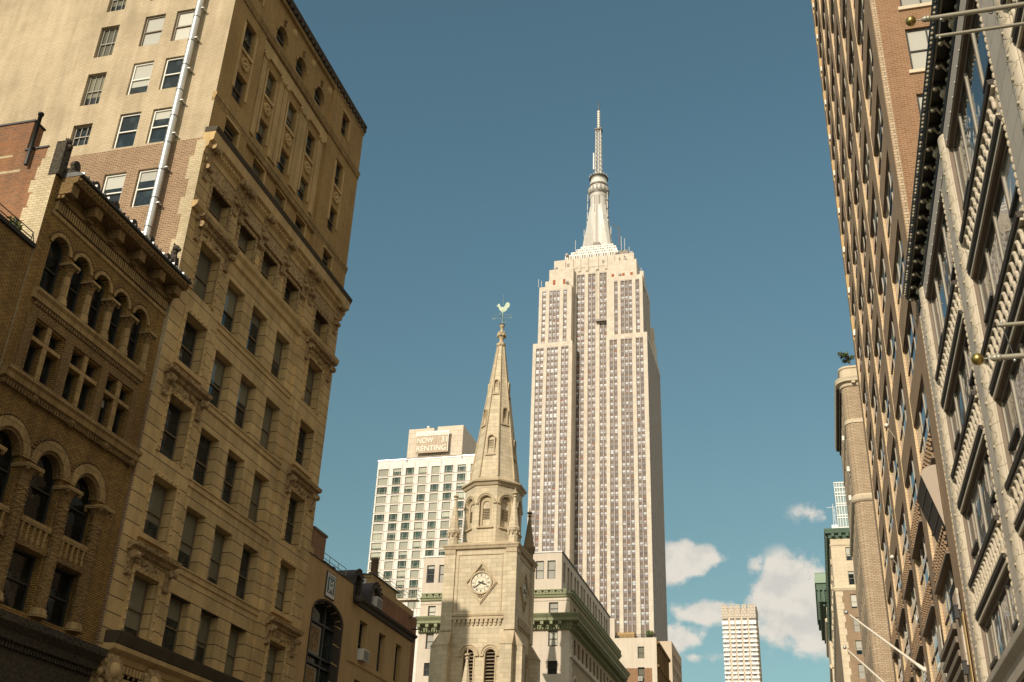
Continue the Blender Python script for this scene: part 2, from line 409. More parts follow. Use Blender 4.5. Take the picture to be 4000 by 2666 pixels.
        for h in holes:
            p = fr.p
            if len(h) > 4:
                r = (h[1]-h[0])/2; sc = (h[0]+h[1])/2; N = 14
                arc = [(sc - r*math.cos(math.pi*k/N), h[3] + r*math.sin(math.pi*k/N)) for k in range(N+1)]
                half = N//2
                self.face([p(h[0], h[3]+r, d)] + [p(s, z, d) for s, z in arc[:half+1]], mat)
                self.face([p(s, z, d) for s, z in arc[half:]] + [p(h[1], h[3]+r, d)], mat)
                out = [(h[0], h[2])] + arc + [(h[1], h[2])]
            else:
                out = [(h[0], h[2]), (h[0], h[3]), (h[1], h[3]), (h[1], h[2])]
            for i in range(len(out)):
                j = (i+1) % len(out)
                self.face((p(*out[i], d), p(*out[i], d-rev), p(*out[j], d-rev), p(*out[j], d)), rmat)
    def ring(self, fr, sc, zc, r0, r1, d0, d1, mat, a0=0.0, a1=math.pi, n=18, zs=1.0):
        def q(r, a, d): return fr.p(sc - r*math.cos(a), zc + zs*r*math.sin(a), d)
        A = [a0 + (a1-a0)*k/n for k in range(n+1)]
        for k in range(n):
            a, b = A[k], A[k+1]
            self.face((q(r0,a,d1), q(r1,a,d1), q(r1,b,d1), q(r0,b,d1)), mat)
            self.face((q(r1,a,d0), q(r1,a,d1), q(r1,b,d1), q(r1,b,d0)), mat)
            self.face((q(r0,a,d0), q(r0,a,d1), q(r0,b,d1), q(r0,b,d0)), mat)
        for a in (A[0], A[-1]): self.face((q(r0,a,d0), q(r1,a,d0), q(r1,a,d1), q(r0,a,d1)), mat)
def mesh_of(name, mb, base=(0, 0, 0)):
    me = bpy.data.meshes.new(name)
    bx, by, bz = base
    me.from_pydata([(x-bx, y-by, z-bz) for x, y, z in mb.v], [], mb.f)
    for mt in mb.mats: me.materials.append(MT[mt])
    me.polygons.foreach_set('material_index', mb.m)
    if mb.sm:
        fl = [i in mb.sm for i in range(len(mb.f))]
        me.polygons.foreach_set('use_smooth', fl)
    me.update()
    return me
def thing(name, label, cat, base=(0, 0, 0), group=None):
    o = bpy.data.objects.new(name, None); col.objects.link(o)
    o.location = base; o.empty_display_size = 0.5
    o['label'] = label; o['category'] = cat
    if group: o['group'] = group
    return o
def part(name, mb, parent, label=None, kind=None):
    """one mesh object under its thing (or under a part of it); vertices are given in world metres"""
    root = parent; base = Vector((0, 0, 0))
    while root is not None: base += root.location; root = root.parent
    o = bpy.data.objects.new(name, mesh_of(name, mb, base)); col.objects.link(o)
    o.parent = parent
    if label: o['label'] = label
    if kind: o['kind'] = kind
    return o
def solo(name, mb, label, cat, group=None, base=None):
    b = base or mb.v[0]
    o = bpy.data.objects.new(name, mesh_of(name, mb, b)); col.objects.link(o); o.location = b
    o['label'] = label; o['category'] = cat
    if group: o['group'] = group
    return o
def struct(name, mb, kind='structure'):
    o = bpy.data.objects.new(name, mesh_of(name, mb)); col.objects.link(o); o['kind'] = kind; return o

# windows: local x along the wall, -y outward, z up from the sill; placed per opening as a part with its pane as a sub-part
_wm = {}
LOC = Fr('S', 0.0)
def win_meshes(w_, h_, style, fm, gm):
    k = (round(w_, 2), round(h_, 2), style, fm, gm)
    if k in _wm: return _wm[k]
    f = MB(); g = MB(); a = w_/2; t = 0.07 if style != 'thin' else 0.05
    B = lambda s0, s1, z0, z1, d0=-.06, d1=.03: f.fbox(LOC, s0, s1, z0, z1, d0, d1, fm)
    arch = style.startswith('arch')
    if arch:
        zs = h_ - a
        B(-a, -a+t, 0, zs); B(a-t, a, 0, zs); B(-a+t, a-t, 0, t); B(-a+t, a-t, h_*.46, h_*.46+.06)
        f.ring(LOC, 0, zs, a-t, a, -.06, .03, fm)
        pts = [(-a, 0)] + [(-a*math.cos(math.pi*i/16), zs + a*math.sin(math.pi*i/16)) for i in range(17)] + [(a, 0)]
        g.face([LOC.p(s, z, -.03) for s, z in pts], gm)
    else:
        B(-a, -a+t, 0, h_); B(a-t, a, 0, h_); B(-a+t, a-t, 0, t); B(-a+t, a-t, h_-t, h_)
        if style in ('hung', 'hung6'):
            B(-a+t, a-t, h_*.47, h_*.47+.06, -.05, .045)
            if style == 'hung6':
                for x in (-a/3, a/3): B(x-.018, x+.018, t, h_*.47, -.05, .012); B(x-.018, x+.018, h_*.47+.06, h_-t, -.05, .012)
        if style == 'cross':
            B(-.035, .035, t, h_*.47, -.05, .02); B(-.035, .035, h_*.47+.07, h_-t, -.05, .02); B(-a+t, a-t, h_*.47, h_*.47+.07, -.05, .035)
        if style == 'tower':          # big pane, narrow casement at one side, transom lights
            B(-a+t, a-t, h_*.24, h_*.24+.07, -.05, .02); B(a*.52, a*.52+.07, t, h_*.24, -.05, .02); B(a*.52, a*.52+.07, h_*.24+.07, h_-t, -.05, .02)
            B(-a*.62, -a*.62+.06, t, h_*.24, -.05, .02); B(-a*.62, -a*.62+.06, h_*.24+.07, h_-t, -.05, .02)
        g.face([LOC.p(s, z, -.03) for s, z in ((-a, 0), (a, 0), (a, h_), (-a, h_))], gm)
    _wm[k] = (mesh_of('window', f), mesh_of('pane', g)); return _wm[k]
def window(parent, fr, s0, s1, z0, z1, d=-0.3, style='hung', fm='bronze_frame', gm='glass_dark', label=None, name='window'):
    if style.startswith('arch'): z1 = z1 + (s1-s0)/2
    mf, mg = win_meshes(s1-s0, z1-z0, style, fm, gm)
    root = parent; base = Vector((0, 0, 0))
    while root is not None: base += root.location; root = root.parent
    o = bpy.data.objects.new(name, mf); col.objects.link(o); o.parent = parent
    o.location = Vector(fr.p((s0+s1)/2, z0, d)) - base; o.rotation_euler = (0, 0, fr.rot())
    if label: o['label'] = label
    p = bpy.data.objects.new('pane', mg); col.objects.link(p); p.parent = o
    return o
def shell(mb, x0, x1, y0, y1, z0, z1, mat, skip='', roof=None):
    """plain sides of a building; skip names the sides built elsewhere (E W S N T)"""
    q = {'E': ((x1,y0,z0),(x1,y1,z0),(x1,y1,z1),(x1,y0,z1)), 'W': ((x0,y0,z0),(x0,y1,z0),(x0,y1,z1),(x0,y0,z1)),
         'S': ((x0,y0,z0),(x1,y0,z0),(x1,y0,z1),(x0,y0,z1)), 'N': ((x0,y1,z0),(x1,y1,z0),(x1,y1,z1),(x0,y1,z1)),
         'T': ((x0,y0,z1),(x1,y0,z1),(x1,y1,z1),(x0,y1,z1))}
    for k, pts in q.items():
        if k not in skip: mb.face(pts, (roof or mat) if k == 'T' else mat)
# ------------------------------------------------------------------ ground
mb = MB(); mb.face(((-3000,-1500,0),(3000,-1500,0),(3000,4500,0),(-3000,4500,0)), 'concrete'); struct('ground', mb)
mb = MB(); mb.face(((-20,-400,.004),(0.5,-400,.004),(0.5,1500,.004),(-20,1500,.004)), 'asphalt'); struct('road', mb)
mb = MB(); mb.box(-25.0,-20,-400,1500,0,.13,'concrete'); mb.box(.5,5.5,-400,1500,0,.13,'concrete'); struct('pavement', mb)

XL, XR = -25.0, 5.5
EL = Fr('E', XL)          # facades on the left side of the avenue face +X
WR = Fr('W', XR)          # facades on the right side face -X

def console(mb, fr, s, z1, h, w_, d0, d1, mat):
    """scrolled bracket: an S-curved side profile with two rolls"""
    n = 8; pr = []
    for i in range(n+1):
        t = i/n; pr.append((d0 + (d1-d0)*(1-t)**1.6*(1-.15*math.sin(2*math.pi*t)), z1 - h*t))
    poly = [(d0-.04, z1)] + pr + [(d0-.04, z1-h)]
    for side in (s-w_/2, s+w_/2): pass
    a = [fr.p(s-w_/2, z, d) for d, z in poly]; b = [fr.p(s+w_/2, z, d) for d, z in poly]
    mb.face(a, mat); mb.face(b[::-1], mat)
    for i in range(len(poly)):
        j = (i+1) % len(poly); mb.face((a[i], b[i], b[j], a[j]), mat)
    for (dd, zz, r) in ((d1-.16*(d1-d0), z1-.16*h, .17*h), (d0+.16*(d1-d0), z1-.84*h, .12*h)):
        rows = [[fr.p(ss, zz + r*math.sin(2*math.pi*k/10), dd + r*.8*math.cos(2*math.pi*k/10)) for k in range(10)] for ss in (s-w_*.62, s+w_*.62)]
        mb.grid(rows, mat, True, True); mb.face(rows[0][::-1], mat); mb.face(rows[1], mat)
def hood(mb, fr, s0, s1, ztop, zhead, mat, d=.12):
    """window hood: cornice on two consoles over a carved cartouche"""
    mb.mould(fr, s0, s1, [(d-.02,ztop-.36),(d+.16,ztop-.30),(d+.20,ztop-.20),(d+.40,ztop-.16),(d+.44,ztop-.04),(d+.46,ztop),(d-.02,ztop)], mat, 0, 0)
    for s in (s0+.28, s1-.28): console(mb, fr, s, ztop-.34, .95, .26, d, d+.36, mat)
    sc = (s0+s1)/2; zc = (ztop-.36+zhead)/2
    rnd = random.Random(int(sc*10+ztop*7))
    for k in range(22):
        x = (rnd.random()*2-1)*(s1-s0)*.30; r = .06+.07*rnd.random()
        mb.ball(fr.p(sc+x, zc+(rnd.random()-.5)*.36, d+.03), r, mat, 5)
    mb.ball(fr.p(sc, zc, d+.05), .17, mat, 8, 1.2)
def bead_frame(mb, fr, s0, s1, z0, z1, mat, d=.12, w_=.2):
    for q in ((s0-w_, s0, z0, z1+w_), (s1, s1+w_, z0, z1+w_), (s0, s1, z1, z1+w_)): mb.fbox(fr, *q, d-.02, d+.08, mat)
    n = int((z1-z0)/.36)
    for k in range(n+1):
        z = z0 + .18 + k*(z1-z0-.3)/n
        for s in (s0-w_/2, s1+w_/2): mb.ball(fr.p(s, z, d+.08), .07, mat, 5)
    for k in range(5): mb.ball(fr.p(s0+(k+.5)*(s1-s0)/5, z1+w_/2, d+.08), .065, mat, 5)

# ------------------------------------------------------------------ big corner office building on the left
B1 = thing('office_building', 'tall tan office building with carved stone lower storeys, brick top and sunlit cream side wall', 'building', (-32.5, 42.6, 0))
S0, S1 = 34.65, 50.65
cols_c = [(38.85, 40.45), (41.35, 42.9), (44.0, 45.5)]
rows_c = [(6.7, 9.2), (10.6, 12.86), (14.05, 16.6), (17.7, 20.2), (21.4, 24.05), (25.25, 27.8), (29.5, 31.0)]
rows_p = [(6.5, 9.0, 'f'), (10.55, 12.95, 'h'), (14.4, 16.88, 'f'), (17.85, 20.45, 'h'), (21.95, 24.35, 'f'), (25.45, 28.0, 'h'), (29.5, 31.0, 'a')]
wl, wr = (35.85, 37.6), (47.5, 49.25)
mb = MB()
mb.wall(EL, 38.42, 46.28, 0, 33.2, [(a, b, c, e) for a, b in cols_c for c, e in rows_c], 'limestone', rev=.55)
for (s0, s1, ww) in ((S0, 38.42, wl), (46.28, S1, wr)):
    mb.wall(EL, s0, s1, 0, 33.2, [(ww[0], ww[1], r[0], r[1]) for r in rows_p], 'limestone', rev=.55, d=.12)
for s in (38.42, 46.28): mb.face([EL.p(s, 0, 0), EL.p(s, 0, .12), EL.p(s, 33.2, .12), EL.p(s, 33.2, 0)], 'limestone')
part('limestone_front', mb, B1)
mb = MB()
for c, e in rows_c[1:6]:
    mb.mould(EL, 38.43, 46.27, [(0,c-.34),(.07,c-.30),(.07,c-.1),(.13,c-.06),(.13,c-.002),(0,c-.002)], 'limestone_plain')
for ww in (wl, wr):
    for z0, z1, k in rows_p:
        if k == 'f':
            bead_frame(mb, EL, ww[0], ww[1], z0, z1, 'limestone_plain')
            mb.fbox(EL, ww[0]-.25, ww[1]+.25, z0-.2, z0-.004, .11, .28, 'limestone_plain')
        if k == 'h': bead_frame(mb, EL, ww[0], ww[1], z0, z1, 'limestone_plain')
part('window_surround', mb, B1)
for ww, s0, s1 in ((wl, 35.1, 38.4), (wr, 46.9, 50.3)):
    for z0, z1, k in rows_p:
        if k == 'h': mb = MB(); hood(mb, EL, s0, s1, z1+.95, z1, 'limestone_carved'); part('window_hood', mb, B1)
mb = MB()
mb.mould(EL, 38.43, 46.27, [(0,28.6),(.12,28.68),(.16,28.95),(.30,29.1),(.34,29.3),(0,29.34)], 'limestone_plain')
for s0, s1 in ((34.63, 38.41), (46.29, 50.66)):
    mb.mould(EL, s0, s1, [(.12,28.96),(.26,29.0),(.40,29.14),(.44,29.32),(.12,29.36)], 'limestone_plain')
part('belt_course', mb, B1)
# main cornice with consoles and dentils
mb = MB()
mb.mould(EL, S0-.012, 50.85, [(.0,32.0),(.18,32.05),(.22,32.3),(.34,32.4),(.36,32.62),(.54,32.70),(.57,33.0),(.60,33.14),(.0,33.155)], 'limestone_plain', 0, .0)
mb.mould(EL, S0-.015, 50.95, [(.0,33.16),(.57,33.16),(.59,33.2),(.65,33.38),(.66,33.44),(.0,33.48)], 'soot_stone', 0, 0)
for k in range(62):
    s = 34.85 + k*.255; mb.fbox(EL, s, s+.13, 32.42, 32.60, .1, .42, 'limestone_plain')
part('main_cornice', mb, B1)
for s in (35.15, 37.98, 38.7, 40.9, 43.45, 45.9, 46.75, 48.0+.02, 50.1):
    if abs(s-48.02) < .01: continue
    mb = MB(); console(mb, EL, s, 32.66, 1.05, .46, .1, .56, 'limestone_carved'); console(mb, EL, s, 31.55, .8, .34, .1, .36, 'limestone_carved'); part('cornice_console', mb, B1)
mb = MB()
for s0, s1 in ((34.9, 38.3), (38.5, 46.2), (46.4, 50.5)):
    mb.fbox(EL, s0, s1, 31.25, 31.98, .0 if s0 == 38.5 else .12, .17, 'limestone_carved')
for a, b in [wl, wr]+cols_c:
    bead_frame(mb, EL, a, b, 29.5, 31.0, 'limestone_carved', .0 if a in (38.85, 41.35, 44.0) else .12, .16)
part('frieze_panel', mb, B1)
for c, e in rows_c[1:]:
    for a, b in cols_c: window(B1, EL, a+.02, b-.02, c, e, -.40, 'hung', 'bronze_frame', 'glass_blind')
for ww in (wl, wr):
    for z0, z1, k in rows_p[1:]: window(B1, EL, ww[0]+.02, ww[1]-.02, z0, z1, -.30, 'hung', 'bronze_frame', 'glass_blind')
# lower dark cornice with round shields
mb = MB()
mb.mould(EL, 34.9, 50.9, [(.12,9.45),(.26,9.5),(.32,9.7),(.62,9.82),(.64,9.98),(.12,10.0)], 'limestone_plain'); mb.mould(EL, 34.9, 50.9, [(.12,10.004),(.66,10.004),(.70,10.1),(.80,10.34),(.82,10.42),(.12,10.46)], 'soot_stone')
part('lower_cornice', mb, B1)
mb = MB()
mb.fbox(EL, 34.9, 50.6, 8.15, 9.44, .1, .2, 'limestone_plain')
mb.fbox(EL, 34.8, 50.6, 7.9, 8.14, .1, .34, 'limestone_plain')
for k in range(70):
    s = 35.0+k*.22; mb.fbox(EL, s, s+.11, 9.15, 9.42, .19, .36, 'limestone_plain')
for s in (35.35, 38.0, 40.75, 43.45, 46.2, 49.0):
    mb.ring(EL, s, 9.1, .30, .52, .2, .52, 'limestone_carved', 0, 2*math.pi, 20)
    mb.ball(EL.p(s, 9.1, .38), .33, 'limestone_plain', 10)
    for k in range(10):
        a = 2*math.pi*k/10; mb.ball(EL.p(s+.62*math.cos(a), 8.95+.62*math.sin(a), .34), .15, 'limestone_carved', 5)
part('shield_frieze', mb, B1)
# upper brick storeys
mb = MB()
bay = {'b1': (35.9, 37.0), 'b2': (38.85, 39.82), 'b3': (41.35, 42.4), 'b4': (43.85, 44.92), 'b5': (47.5, 48.55)}
lowh = [(35.9, 37.1), (39.05, 40.2), (41.6, 42.65), (44.1, 45.2), (47.5, 48.6)]
archs = [(39.05, 40.2), (41.5, 42.65), (44.02, 45.18)]
hc = [(a, b, 34.1, 34.98) for a, b in lowh[1:4]] + [(*bay[k], 36.1, 37.55) for k in ('b2','b3','b4')] + [(*bay[k], 39.05, 40.7) for k in ('b2','b3','b4')] + [(a, b, 42.98, 43.62, 'arch') for a, b in archs]
mb.wall(EL, 37.95, 46.1, 33.2, 46.0, hc, 'buff_brick', rev=.26)
def hp(k, lw): return [(*lw, 34.1, 34.98), (*bay[k], 36.4, 38.05), (*bay[k], 39.5, 41.35), (bay[k][0]+.08, bay[k][1]-.02, 43.3, 44.9)]
mb.wall(EL, S0, 37.95, 33.2, 46.0, hp('b1', lowh[0]), 'buff_brick', rev=.26, d=.14)
mb.wall(EL, 46.1, S1, 33.2, 46.0, hp('b5', lowh[4]), 'buff_brick', rev=.26, d=.14)
for s in (37.95, 46.1): mb.face([EL.p(s, 33.2, 0), EL.p(s, 33.2, .14), EL.p(s, 46, .14), EL.p(s, 46, 0)], 'buff_brick')
part('brick_front', mb, B1)
mb = MB()
T = 'limestone_plain'
mb.mould(EL, S0-.012, 50.7, [(.0,35.05),(.15,35.1),(.18,35.35),(.22,35.38),(.22,35.56),(.0,35.6)], 'sandstone')
mb.mould(EL, S0-.012, 50.7, [(.0,41.95),(.14,42.0),(.16,42.2),(.22,42.3),(.25,42.42),(.25,42.48),(.03,42.56),(.0,42.8)], 'sandstone')
for k in range(110):
    s = 34.75+k*.145; mb.fbox(EL, s, s+.08, 42.05, 42.18, .13, .22, 'sandstone')
mb.fbox(EL, 37.96, 46.09, 41.3, 41.94, -.01, .1, T)
for s in (38.35, 40.35, 40.85, 42.9, 43.35, 45.45):      # fluted pilasters with little scroll capitals
    for q in range(4): mb.fbox(EL, s-.2+q*.105, s-.2+q*.105+.075, 35.95, 40.95, -.02, .09, T)
    mb.fbox(EL, s-.24, s+.24, 40.95, 41.28, -.02, .14, T)
    for e in (-.22, .22): mb.ball(EL.p(s+e, 41.1, .12), .1, T, 6)
for k, zr in (('b1', 38.78), ('b2', 38.3), ('b3', 38.3), ('b4', 38.3), ('b5', 38.78)):
    a, b = bay[k]; sc = (a+b)/2; d = .14 if k in ('b1', 'b5') else 0
    mb.ring(EL, sc, zr, .18, .36, d, d+.1, T, 0, 2*math.pi, 16); mb.ball(EL.p(sc, zr, d+.03), .14, T, 7)
    for q in range(10):
        an = 2*math.pi*q/10; mb.ball(EL.p(sc+.27*math.cos(an), zr+.27*math.sin(an), d+.1), .06, T, 5)
    mb.fbox(EL, a-.06, b+.06, zr+.55, zr+.72, d-.01, d+.09, T)
    mb.fbox(EL, a-.14, a-.004, zr-1.9, zr+2.3, d-.01, d+.07, T); mb.fbox(EL, b+.004, b+.14, zr-1.9, zr+2.3, d-.01, d+.07, T)
for a, b in archs:
    sc = (a+b)/2; r = (b-a)/2
    mb.ring(EL, sc, 43.62, r, r+.13, -.01, .05, 'sandstone', 0, math.pi, 16)
    mb.fbox(EL, sc-.06, sc+.06, 43.62+r+.17, 43.62+r+.5, 0, .10, 'sandstone_carved'); mb.ball(EL.p(sc, 43.62+r+.52, .06), .09, 'sandstone_carved', 6)
for s in (38.0, 40.85, 43.35, 45.75): 
    mb.lathe([(.001,.07),(.2,.06),(.26,0)], EL.p(s, 45.0, 0), T, 14, 'x')
for a, b in lowh+[(bay['b1'][0]+.08, bay['b1'][1]-.02), (bay['b5'][0]+.08, bay['b5'][1]-.02)]:
    z0, z1 = (34.1, 34.98) if (a, b) in lowh else (43.3, 44.9)
    d = .14 if a < 37 or a > 47 else 0
    mb.fbox(EL, a-.1, b+.1, z1+.004, z1+.13, d-.01, d+.06, T); mb.fbox(EL, b+.004, b+.12, z0, z1, d-.01, d+.05, T)
part('stone_trim', mb, B1)
mb = MB()
mb.mould(EL, S0-.012, 50.75, [(.0,45.45),(.16,45.5),(.2,45.66),(.0,45.7)], 'sandstone')
mb.mould(EL, S0-.015, 50.78, [(-.4,45.98),(.24,45.98),(.30,46.2),(-.4,46.24)], 'soot_stone')
for k in range(34):
    s = 34.7+k*.48; mb.fbox(EL, s, s+.22, 45.72, 45.972, .0, .27, 'soot_stone')
part('parapet_coping', mb, B1)
for h in hc: window(B1, EL, h[0]+.02, h[1]-.02, h[2], h[3], -.20, 'arch' if len(h) > 4 else 'hung', 'bronze_frame', 'glass_dark' if len(h) > 4 else 'glass_blind')
for k, lw in (('b1', lowh[0]), ('b5', lowh[4])):
    for h in hp(k, lw): window(B1, EL, h[0]+.02, h[1]-.02, h[2], h[3], -.07, 'hung', 'bronze_frame', 'glass_dark')
# sunlit side wall
SW = Fr('S', S0)
pair = [(-29.85, -28.7), (-28.07, -26.92)]; nar = (-32.36, -31.3)
prow = [(42.45, 44.4), (39.35, 41.35), (36.25, 38.25), (33.0, 35.05), (29.4, 31.5), (25.6, 27.7)]
nrow = [(42.2, 44.2), (39.1, 41.15), (36.0, 38.02), (33.5, 34.8)]
mb = MB()
holes = [(a, b, c, e) for a, b in pair for c, e in prow[:4]] + [(*nar, c, e) for c, e in nrow]
mb.wall(SW, -39.7, -24.86, 32.9, 46.0, holes, 'cream_brick', rev=.24)
part('cream_party_wall', mb, B1)
mb = MB()
mb.wall(SW, -39.7, -24.88, 0, 32.9, [(a, b, c, e) for a, b in pair for c, e in prow[4:]], 'brown_brick', rev=.24)
part('brown_party_wall', mb, B1)
mb = MB()
z = 20.0; k = 0
while z < 32.6:
    h = .95 + .35*(k % 3 == 1); mb.fbox(SW, -24.88-(.42 if k % 2 else .62), -24.84, z, min(z+h, 32.75), -.02, .015, 'pale_brick'); z += h; k += 1
part('quoin_strip', mb, B1)
mb = MB(); shell(mb, -39.7, -24.99, S0+.001, 39.5, 0, 46.0, 'brown_brick', 'ESN'); shell(mb, -33.5, -24.99, 39.5, S1, 0, 46.0, 'brown_brick', 'ESW'); mb.face([(-39.7,39.5,0),(-33.5,39.5,0),(-33.5,39.5,46),(-39.7,39.5,46)], 'brown_brick'); mb.face([(-33.5,39.5,0),(-33.5,S1,0),(-33.5,S1,46),(-33.5,39.5,46)], 'brown_brick'); shell(mb, -60, -43.6, S1+.01, 51.6, 0, 48.4, 'brown_brick'); shell(mb, -49, -44.6, S1+.01, 51.4, 48.4, 49.2, 'brown_brick'); part('rear_wall', mb, B1)  # last two shells: unseen slab added to cast a shadow on the church tower
k = 0
for a, b in pair:
    for c, e in prow[:5]:
        st = ('white_frame', 'glass_bright') if c < 37 else ('bronze_frame', 'glass_bright')
        window(B1, SW, a+.02, b-.02, c+.02, e-.02, -.13, 'hung', *st)
for c, e in nrow: window(B1, SW, nar[0]+.02, nar[1]-.02, c, e, -.2, 'hung6', 'grey_frame', 'glass_blind')
mb = MB()
mb.lathe([(.165, 24.5), (.165, 50.0)], (-26.62, S0-.30, 0), 'steel', 16)
for k in range(14): mb.lathe([(.178, 24.8+k*1.55), (.178, 24.84+k*1.55)], (-26.62, S0-.30, 0), 'lead', 16)
for k in range(11):
    z = 25.3+k*1.95; mb.box(-26.5, -26.36, S0-.34, S0, z, z+.05, 'steel'); mb.ball((-26.36, S0-.30, z+.02), .06, 'steel', 6)
part('downpipe', mb, B1)

# ------------------------------------------------------------------ arcaded Romanesque building
B2 = thing('arcade_building', 'dark golden brick building with two tiers of arches, stone columns and bracketed cornice', 'building', (-31, 30.6, 0))
T0, T1 = 26.55, 34.6
ua = [(27.26, 28.26), (28.60, 29.56), (29.92, 30.88), (31.22, 32.16), (32.56, 33.52)]
mw_ = [(27.48, 28.17), (28.40, 29.10), (29.65, 30.38), (30.6, 31.34), (31.86, 32.54), (32.8, 33.5)]
la = [(27.02, 28.54), (29.24, 30.78), (31.42, 32.96)]
mb = MB()
holes = [(a, b, 20.45, 22.36, 'arch') for a, b in ua] + [(a, b, 17.3, 18.62) for a, b in mw_] + [(a, b, 18.78, 19.4) for a, b in mw_] + [(a, b, 12.95, 14.68, 'arch') for a, b in la] + [(a, b, 10.0, 11.95) for a, b in la]
mb.wall(EL, T0, T1, 0, 24.9, holes, 'gold_brick', rev=.34, rmat='gold_brick')
part('brick_front', mb, B2)
for a, b in ua:
    mb = MB(); sc = (a+b)/2; r = (b-a)/2
    mb.ring(EL, sc, 22.36, r, r+.145, -.01, .07, 'sandstone', .12, math.pi-.12, 14)
    for k in range(15):
        an = .25+(math.pi-.5)*k/14; mb.ball(EL.p(sc-(r+.20)*math.cos(an), 22.36+(r+.20)*math.sin(an), .05), .052, 'sandstone_carved', 5)
    part('archivolt', mb, B2)
for a, b in la:
    mb = MB(); sc = (a+b)/2; r = (b-a)/2
    mb.ring(EL, sc, 14.68, r, r+.34, -.01, .1, 'sandstone', .05, math.pi-.05, 18)
    mb.ring(EL, sc, 14.68, r-.11, r-.003, -.3, .03, 'sandstone_carved', .05, math.pi-.05, 18)
    for k in range(22):
        an = .2+(math.pi-.4)*k/21; mb.ball(EL.p(sc-(r+.41)*math.cos(an), 14.68+(r+.41)*math.sin(an), .06), .062, 'sandstone_carved', 5)
    part('archivolt', mb, B2)
def column(s, z0, z1, r, carved=False):
    mb = MB(); c = EL.p(s, z0, .05)
    h = z1-z0; m = 'sandstone_carved' if carved else 'sandstone'
    mb.lathe([(r*1.45,0),(r*1.45,.12),(r*1.2,.16),(r*1.3,.24),(r*1.05,.30)], c, 'sandstone', 14)
    mb.lathe([(r*1.05,.30),(r*1.0,h*.5),(r*.92,h-.42)], c, m, 14)
    mb.lathe([(r*1.0,h-.42),(r*1.05,h-.36),(r*.95,h-.33),(r*1.2,h-.18),(r*1.65,h-.06)], c, 'sandstone_carved', 14)
    x, y, _ = c; q = r*1.75
    mb.box(x-q, x+q, y-q, y+q, z0+h-.06, z0+h+.06, 'sandstone')
    for dx in (-1, 1):
        for dy in (-1, 1): mb.ball((x+dx*q*.8, y+dy*q*.8, z0+h-.12), r*.35, 'sandstone_carved', 6)
    if carved:        # interlaced rings cut round the shaft
        z = .75; k = 0
        while z < h-.6:
            for tl in (-.12, .12):
                P = [(c[0]+r*1.03*math.cos(a), c[1]+r*1.03*math.sin(a), z0+z+tl*math.sin(a*1+k*1.6)) for a in [2*math.pi*q/12 for q in range(13)]]
                for q in range(12): mb.tube(P[q], P[q+1], .017, 'sandstone', n=4)
            z += .30; k += 1
    part('column', mb, B2)
for s in (28.43, 29.74, 31.05, 32.36, 33.72): column(s, 20.42, 22.05, .15)
for s in (26.93, 28.89, 31.11, 33.12): column(s, 9.95, 14.42, .235, True)
mb = MB()
mb.mould(EL, 27.0, 33.9, [(0,19.98),(.14,20.02),(.16,20.2),(.26,20.3),(.26,20.40),(0,20.42)], 'sandstone')
for k in range(46): mb.fbox(EL, 27.2+k*.144, 27.2+k*.144+.08, 19.82, 19.97, 0, .13, 'sandstone_carved')
mb.fbox(EL, 27.15, 33.85, 19.46, 19.80, 0, .08, 'sandstone_carved')
mb.mould(EL, T0+.05, T1-.02, [(0,16.82),(.2,16.88),(.24,17.05),(.34,17.12),(.34,17.24),(0,17.27)], 'sandstone')
for k in range(52): mb.fbox(EL, 26.7+k*.15, 26.7+k*.15+.085, 16.62, 16.80, 0, .16, 'sandstone_carved')
for s in (28.3, 30.4, 32.5, 34.3): mb.ball(EL.p(s, 16.7, .12), .16, 'sandstone_carved', 6)
for s0, s1 in ((27.05, 27.46), (29.14, 29.62), (31.38, 31.82), (33.54, 33.9)): mb.fbox(EL, s0, s1, 17.28, 19.45, -.01, .1, 'sandstone_carved')
for a, b in zip(mw_[::2], mw_[1::2]):
    mb.fbox(EL, a[0], b[1], 18.63, 18.77, -.3, .06, 'sandstone'); mb.fbox(EL, a[1]+.003, b[0]-.003, 17.28, 19.44, -.01, .05, 'sandstone')
part('string_course', mb, B2)
for a, b in la:
    mb = MB()
    mb.fbox(EL, a-.02, b+.02, 12.74, 12.93, -.2, .1, 'sandstone'); mb.fbox(EL, a-.02, b+.02, 11.96, 12.16, -.3, .12, 'sandstone_carved')
    n = 5
    for k in range(n):
        s = a+(k+.5)*(b-a)/n
        mb.lathe([(.05,0),(.085,.12),(.05,.26),(.05,.42),(.07,.5),(.07,.58)], EL.p(s, 12.16, 0.02), 'sandstone', 8)
    mb.fbox(EL, a, b, 11.97, 12.9, -.34, -.26, 'dark_carved')
    part('balustrade', mb, B2)
# cornice
mb = MB()
mb.mould(EL, T0+.3, T1-.02, [(0,23.4),(.06,23.42),(.08,23.55),(0,23.58)], 'sandstone')
for k in range(58): mb.fbox(EL, 26.95+k*.13, 26.95+k*.13+.065, 23.6, 23.98, 0, .13, 'sandstone')
mb.mould(EL, T0+.3, T1-.02, [(0,24.0),(.18,24.02),(.2,24.16),(.0,24.18)], 'sandstone_carved')
for s in (27.05, 28.55, 30.05, 31.55, 33.05, 34.3):
    mb.fbox(EL, s-.2, s+.2, 24.19, 24.62, 0, .62, 'sandstone_carved'); mb.fbox(EL, s-.16, s+.16, 24.05, 24.2, 0, .34, 'sandstone_carved')
mb.mould(EL, T0+.3, T1+.1, [(0,24.63),(.72,24.63),(.78,24.7),(.82,24.9),(0,24.92)], 'sandstone_carved')
for k in range(34): mb.ball(EL.p(26.95+k*.23, 24.78, .81), .07, 'sandstone_carved', 5)
part('cornice', mb, B2)
mb = MB()
mb.mould(EL, T0+.3, T1+.12, [(0,24.93),(.9,24.93),(.92,25.0),(.62,25.12),(0,25.14)], 'lead')
